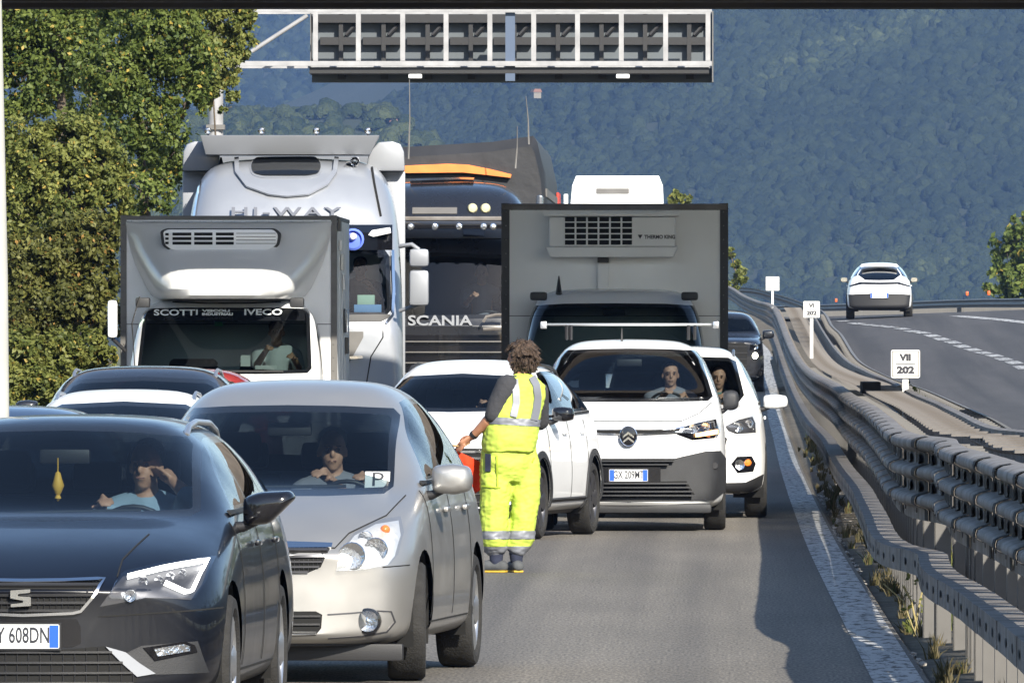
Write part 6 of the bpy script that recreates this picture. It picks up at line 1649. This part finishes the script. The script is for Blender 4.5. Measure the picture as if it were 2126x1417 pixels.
# ---- the worker
Dw = 93.4; sw_ = sc(Dw); WX = U2X(1050, Dw)
wk = empty("person", (WX, Dw, 0), 0, "worker seen from behind in yellow high-visibility vest and trousers, holding a red flag low", "person")
def wp(u, v, y=0): return (( (u-U0)/sc(Dw+y))-WX, y, V2Z(v, Dw+y))
fwd = Vector((-.64,.77,0)); rgt = Vector((.77,.64,0))
hipL, hipR = Vector(wp(1030,960)), Vector(wp(1085,958,.08)); chest = Vector(wp(1080,835,.03)); neck = Vector(wp(1082,785,.05)); headc = Vector(wp(1080,742,.07))
shL = Vector(wp(1048,800,-.09)); shR = Vector(wp(1118,812,.13)); elL = Vector(wp(1024,862,-.10)); wrL = Vector(wp(980,906,.02)); elR = Vector(wp(1122,875,.26)); wrR = Vector(wp(1100,900,.46))
knL, knR = Vector(wp(1030,1052,-.02)), Vector(wp(1084,1052,.06)); anL, anR = Vector(wp(1030,1155,.0)), Vector(wp(1072,1157,.06))
belly = Vector(wp(1052,900,.02))+fwd*.06
MH = Matrix.Rotation(radians(-112), 3, 'Z')      # looks to the picture's left
bm = bmesh.new(); head_parts(bm, headc, MH)
capsule(bm, [headc+Vector((0,0,-.06)), neck, chest], [.055,.062,.12]); capsule(bm, [shL,elL,wrL], [.056,.047,.030]); capsule(bm, [shR,elR,wrR], [.056,.047,.030]); capsule(bm, [shL,chest,shR], [.07,.12,.07])
capsule(bm, [elL.lerp(wrL,.25), elL.lerp(wrL,.5)], [.046,.038]); capsule(bm, [chest,belly,(hipL+hipR)/2], [.14,.16,.15]); capsule(bm, [hipL,knL,anL], [.09,.06,.045]); capsule(bm, [hipR,knR,anR], [.09,.06,.045])
hand(bm, wrL, Vector(wp(955,930,.03))-wrL+Vector((-.03,0,0)), (-.2,-.75,.6), curl=.55, side=1); hand(bm, wrR, fwd, (0,0,1), curl=.7)
fuse("body", bm, .0075, M_skintan, wk, 3)
rr_ = random.Random(4); bm = bmesh.new(); ellip(bm, headc+Vector((.012,-.005,.035)), (.094,.098,.092), None)
for k in range(150):
    a = rr_.uniform(0,2*pi); zz = rr_.uniform(-.95,1); q = sqrt(1-zz*zz); d = Vector((q*cos(a), q*sin(a), zz))
    if (MH.transposed() @ d).y < -.45 and d.z < .45: continue
    c = headc+Vector((.02,0,.01))+Vector((d.x*.098,d.y*.098,d.z*.105 if d.z > 0 else d.z*.115)); t = (d+Vector((rr_.gauss(0,.5),rr_.gauss(0,.5),rr_.gauss(-.5,.4)))).normalized()
    capsule(bm, [c-t*.02, c+t*.012, c+t*.045+Vector((0,0,-.008))], [.022,.019,.008], 7)
M_hairw = mat("greying_brown_hair", (.028,.018,.012), .65, col2=(.09,.055,.035), vscale=60, bump=1.0, bscale=90)
fuse("hair", bm, .008, M_hairw, wk, 1, .005, 30)
bm = bmesh.new()
for k in range(520):
    a = rr_.uniform(0,2*pi); zz = rr_.uniform(-.8,1); q = sqrt(1-zz*zz); d = Vector((q*cos(a), q*sin(a), zz))
    if (MH.transposed() @ d).y < -.4 and d.z < .4: continue
    c = headc+Vector((.018,0,.015))+Vector((d.x*.108,d.y*.108,d.z*.118)); t = (d*.8+Vector((rr_.gauss(0,.6),rr_.gauss(0,.6),rr_.gauss(-.7,.5)))).normalized()*rr_.uniform(.03,.06)
    tube_bm(bm, [c-t*.3, c+t*.4, c+t+Vector((rr_.gauss(0,.01),0,-.014))], .003, 3, False, radii=[.0045,.004,.0015])
o = bmobj("hair_strands", bm, M_hairw, wk); o["kind"] = "stuff"
M_tee = mat("charcoal_tshirt", (.035,.036,.042), .9, bump=.3, bscale=40); M_hiviz = mat("hi_vis_yellow", (.43,.54,.075), .8, bump=.35, bscale=14, var=.08, vscale=6); M_reflex = mat("reflective_band", (.20,.21,.24), .5, metal=.2)
bm = bmesh.new(); capsule(bm, [shL+Vector((.02,0,.005)), shL.lerp(elL,.55), shL.lerp(elL,.98)], [.088,.080,.072]); capsule(bm, [shR, shR.lerp(elR,.6), shR.lerp(elR,1.0)], [.080,.074,.070]); capsule(bm, [shL,neck-Vector((0,0,.04)),shR], [.07,.075,.07])
fuse("tshirt", bm, .012, M_tee, wk, 3, .004, 12)
def poly_tube(bm, secs, n=24):
    """torso from sections (centre, half width along rgt, half depth along fwd)"""
    R = []
    for c, a, b in secs: R.append([bm.verts.new(Vector(c)+rgt*a*cos(2*pi*k/n)+fwd*b*sin(2*pi*k/n)) for k in range(n)])
    for i in range(len(R)-1):
        for k in range(n): bm.faces.new((R[i][k],R[i][(k+1)%n],R[i+1][(k+1)%n],R[i+1][k]))
    bm.faces.new(R[0][::-1]); bm.faces.new(R[-1])
def mid(u, v, y=0.0): return Vector(wp(u, v, y))
bm = bmesh.new(); poly_tube(bm, [(mid(1056,938,.03),.215,.20),(mid(1056,920,.03),.222,.215),(mid(1060,895,.03),.222,.21),(mid(1067,860,.03),.222,.185),(mid(1078,825,.03),.222,.155),(mid(1086,800,.03),.195,.125),(mid(1088,784,.04),.12,.085),(mid(1086,776,.05),.075,.06)])
capsule(bm, [shL+Vector((.045,.02,.025)), shR+Vector((-.03,-.02,.03))], [.055,.055])
vest = fuse("hi_vis_vest", bm, .010, M_hiviz, wk, 3, .013, 8)
bm = bmesh.new()
capsule(bm, [hipL+Vector((-.0,0,.05)), hipL, hipL.lerp(knL,.5), knL+Vector((-.015,0,0)), knL.lerp(anL,.6)+Vector((-.015,0,0)), anL+Vector((-.01,0,.10))], [.120,.130,.126,.114,.111,.104]); capsule(bm, [hipR+Vector((.0,0,.05)), hipR, hipR.lerp(knR,.5)+Vector((.015,0,0)), knR+Vector((.02,0,0)), knR.lerp(anR,.6)+Vector((.015,0,0)), anR+Vector((.005,0,.10))], [.120,.130,.124,.108,.100,.092])
poly_tube(bm, [(mid(1057,1000,.03),.15,.12),(mid(1056,985,.03),.19,.15),(mid(1056,960,.03),.215,.175),(mid(1056,930,.03),.205,.17)])
tr = fuse("hi_vis_trousers", bm, .010, M_hiviz, wk, 2, .014, 10)
def zband(src, z0, z1, off, name, mat_, slope=0.0):
    b = bmesh.new(); b.from_mesh(src.data)
    for z in (z0, z1): bmesh.ops.bisect_plane(b, geom=b.verts[:]+b.edges[:]+b.faces[:], plane_co=(0,0,z), plane_no=(slope,0,1))
    bmesh.ops.delete(b, geom=[f for f in b.faces if not (z0 < f.calc_center_median().z+slope*f.calc_center_median().x < z1)], context='FACES'); b.normal_update()
    for v in b.verts: v.co += v.normal*off
    return bmobj(name, b, mat_, wk)
zv = lambda v: V2Z(v, Dw)
for v0_, v1_ in ((1118,1101),(1153,1133)): zband(tr, zv(v0_), zv(v1_), .005, "reflective_band", M_reflex)
zband(vest, zv(881), zv(866), .006, "reflective_band", M_reflex, .06)
def bvh(o): return BVHTree.FromPolygons([v.co for v in o.data.vertices], [p.vertices for p in o.data.polygons])
TV = bvh(vest); TT = bvh(tr)
for pts in ([(1062,778),(1068,790),(1072,812),(1072,835),(1066,864)], [(1103,784),(1112,800),(1115,825),(1112,850),(1107,872)]): strip("reflective_band", TV, [(wp(u,v)[0], wp(u,v)[2]) for u, v in pts], 'y', .052, M_reflex, wk, .006)
M_navyc = mat("navy_work_cloth", (.02,.025,.05), .9); strip("pocket_panel", TT, [(wp(u,v)[0], wp(u,v)[2]) for u, v in ((1016,942),(1015,978))], 'y', .04, M_navyc, wk, .006)
for pts in ([(1033,945),(1034,1010)], [(1003,1008),(1040,1012)], [(1108,950),(1104,960)]): strip("pocket_seam", TT, [(wp(u,v)[0], wp(u,v)[2]) for u, v in pts], 'y', .010, mat("hi_vis_seam", (.35,.45,.03), .8), wk, .005)
for nm, A, toe in (("L", anL, Vector((-.85,.25,0))), ("R", anR, Vector((-.25,.95,0)))):
    bm = bmesh.new(); capsule(bm, [A+Vector((0,0,.06)), Vector((A.x,A.y,.085))], [.062,.050]); fuse("trouser_cuff", bm, .012, M_navyc, wk, 2, .004, 14)
    bm = bmesh.new(); h = Vector((A.x,A.y,.05))-toe*.06; capsule(bm, [h, h+toe*.12+Vector((0,0,.0)), h+toe*.24+Vector((0,0,-.005))], [.047,.050,.040]); bm2 = bmesh.new()
    sh = fuse("work_shoe", bm, .01, mat("grey_shoe", (.07,.075,.08), .8, var=.3, vscale=12), wk, 2)
    for v in sh.data.vertices: v.co.z = max(v.co.z, .018)
    c = h+toe*.11; rot = Matrix.Translation(Vector((c.x,c.y,0))) @ Matrix.Rotation(atan2(toe.y,toe.x), 4, 'Z'); box("shoe_sole", -.13, .15, -.040, .040, .0, .018, mat("yellow_sole", (.5,.32,.03), .7), wk, .01, rot)
ws_ = elL.lerp(wrL,.90); d = (wrL-elL).normalized(); tube("wristwatch", [ws_-d*.012, ws_+d*.014], .036, M_plastic, wk, 14)
# flag hanging from his left hand
M_flag = mat("red_flag_cloth", (.62,.05,.015), .8, bump=.3, bscale=20); M_flag.node_tree.nodes["Principled BSDF"].inputs["Specular IOR Level"].default_value = .2
fl = empty("red_flag", (WX, Dw, 0), 0, "orange-red signal flag hanging from the worker's left hand", "flag"); 
c00, c10, c11, c01 = Vector(wp(938,930,.05)), Vector(wp(1006,962,.16)), Vector(wp(1008,1012,.14)), Vector(wp(966,1034,.08))
bm = bmesh.new(); G = []
for j in range(15):
    row = []
    for i in range(19):
        a, b_ = i/18, j/14; p = c00.lerp(c10,a).lerp(c01.lerp(c11,a), b_); p.y += .022*sin(a*9+b_*3)+.012*noise.noise((a*4,b_*4,1)); row.append(bm.verts.new(p))
    G.append(row)
for j in range(14):
    for i in range(18): bm.faces.new((G[j][i],G[j][i+1],G[j+1][i+1],G[j+1][i]))
thicken(bm, .003); bmobj("flag_cloth", bm, M_flag, fl)
hp_ = Vector(wp(962,926,.03)); tube("flag_stick", [hp_+Vector((.05,.02,.03)), hp_, c00+Vector((-.01,0,.02))], .009, mat("wood_stick", (.35,.22,.1), .7), fl, 8)

# ---- drivers
def driver(car, head, label, shirt, hands=(), scale=1.0, hair=M_hair, look=0.0, skin=None, elbows=None, bald=False):
    """head, hands: positions in the vehicle's frame"""
    r = empty("person", (0,0,0), 0, label, "person"); r.matrix_world = car.matrix_basis.copy(); head = Vector(head); skin = skin or M_skin
    M = Matrix.Rotation(radians(look), 3, 'Z'); neck = head+Vector((0,.025,-.11)); ch = head+Vector((0,.05,-.285)); hip = head+Vector((0,.02,-.68))
    bm = bmesh.new(); head_parts(bm, head, M); capsule(bm, [head+Vector((0,.02,-.06)), neck, ch], [.052,.058,.11]); capsule(bm, [ch, hip], [.13,.14]); capsule(bm, [hip+Vector((-.09,0,0)), hip+Vector((-.12,-.40,.05)), hip+Vector((-.12,-.62,-.25))], [.08,.065,.05]); capsule(bm, [hip+Vector((.09,0,0)), hip+Vector((.12,-.40,.05)), hip+Vector((.12,-.62,-.25))], [.08,.065,.05])
    bs = bmesh.new(); capsule(bs, [ch+Vector((-.16,0,.06)), ch+Vector((0,.0,.10)), ch+Vector((.16,0,.06))], [.08,.098,.08]); capsule(bs, [ch, ch.lerp(hip,.6), hip], [.165,.16,.16], sq=.8, up=(1,0,0))
    for k, h_ in enumerate(hands):
        h_ = Vector(h_); sd = -1 if h_.x < head.x else 1
        if k == 1 and len(hands) > 1: sd = 1
        sh = ch+Vector((sd*.19,0,.06)); el = Vector(elbows[k]) if elbows and elbows[k] else sh.lerp(h_,.45)+Vector((sd*.06,.02,-.14))
        d = (h_-el).normalized(); capsule(bm, [sh, el, h_-d*.07], [.048,.042,.028]); hand(bm, h_-d*.08, d, (0,-.5,.85) if h_.z < head.z-.05 else (sd,-.3,.2), curl=.85, side=-sd)
        capsule(bs, [sh, sh.lerp(el,.55), sh.lerp(el,.95)], [.072,.066,.060])
    fuse("body", bm, .0095, skin, r, 2); fuse("shirt", bs, .015, shirt, r, 3, .006, 9)
    if not bald:
        bh = bmesh.new(); ellip(bh, head+M@Vector((0,.040,.060)), (.082,.086,.078), M, 3); ellip(bh, head+M@Vector((0,.05,.0)), (.079,.062,.07), M, 2)
        for v in bh.verts: v.co += (v.co-head).normalized()*.004*noise.noise(v.co*40)
        bmobj("hair", bh, hair, r)
    for sx in (-1,1):
        if sx > 0: q_ = head+M@Vector((0,-.088,-.052)); box("mouth", q_.x-.020, q_.x+.020, q_.y-.003, q_.y+.01, q_.z-.003, q_.z+.003, mat("lips", (.22,.09,.07), .5), r, .002)
        c = head+M@Vector((sx*.029,-.081,.010)); lathe("eye", [(-.004,.001),(-.001,.006),(.004,.010)], mat("eye_brown", (.09,.05,.035), .4), r, 8, 'y', c); box("eyebrow", c.x-.016, c.x+.016, c.y-.003, c.y+.01, c.z+.017, c.z+.022, hair, r)
    return r
M_sh1 = mat("light_blue_shirt", (.25,.34,.42), .85); M_sh2 = mat("grey_shirt", (.2,.2,.22), .85); M_sh3 = mat("white_shirt", (.6,.62,.62), .85); M_sh4 = mat("dark_shirt", (.04,.045,.055), .85); M_sh5 = mat("green_shirt", (.12,.2,.17), .85)
def LV(fr, u, v, y): x, z = fr.L(u, v, y); return (x, y, z)
fS, fV, fC, fB, fK = Frame(55.0,-3.18,rad(2.7)), Frame(63.7,-2.476,rad(4.9)), Frame(107.8,-2.61,rad(9.55)), Frame(112.7,-.847,0), Frame(120.4,-.435,0)
driver(Sseat['root'], LV(fS,303,968,2.25), "driver of the navy estate in blue shirt, one hand raised to his ear", M_sh1, [LV(fS,215,1040,1.70), LV(fS,345,985,2.15)], look=-12, elbows=[None, LV(fS,392,1030,2.0)])
driver(Sverso['root'], LV(fV,690,936,2.02), "driver of the champagne silver people carrier with both hands on the wheel", M_sh2, [LV(fV,672,982,1.50), LV(fV,752,990,1.52)], look=8, hair=mat("grey_hair", (.12,.11,.10), .7))
driver(Scap['root'], LV(fC,1045,815,1.95), "driver of the white crossover, mostly hidden behind the worker", M_sh4, [LV(fC,1000,836,1.55)], look=0)
driver(Sber['root'], LV(fB,1392,778,1.75), "driver of the white van holding the top of the steering wheel", M_sh2, [LV(fB,1384,812,1.25), LV(fB,1420,820,1.3)], look=5)
driver(Skug['root'], LV(fK,1492,785,2.1), "driver of the white SUV partly hidden by the white van", M_sh5, [LV(fK,1500,822,1.6)], look=0)
fr = Frame(120.6, U2X(462, 121), 0)
driver(Ssco['root'], LV(fr,574,690,1.62), "driver of the refrigerated lorry in pale shirt with an arm resting across the wheel", M_sh3, [LV(fr,556,722,1.12), LV(fr,606,738,1.15)], look=0, hair=M_hair)

fr = Frame(136.0, U2X(607,136.0), rad(-1.5))
driver(bpy.data.objects["silver_lorry"], LV(fr,748,556,1.45), "driver of the silver lorry raising a bare forearm behind the windscreen", M_sh4, [LV(fr,766,590,.95)], look=0, elbows=[LV(fr,792,628,1.0)])
fr = Frame(147.0, U2X(909,147.0), 0)
driver(bpy.data.objects["black_lorry"], LV(fr,1000,568,1.45), "driver of the black lorry, faint behind its windscreen", M_sh2, [LV(fr,985,610,.95)], look=0)
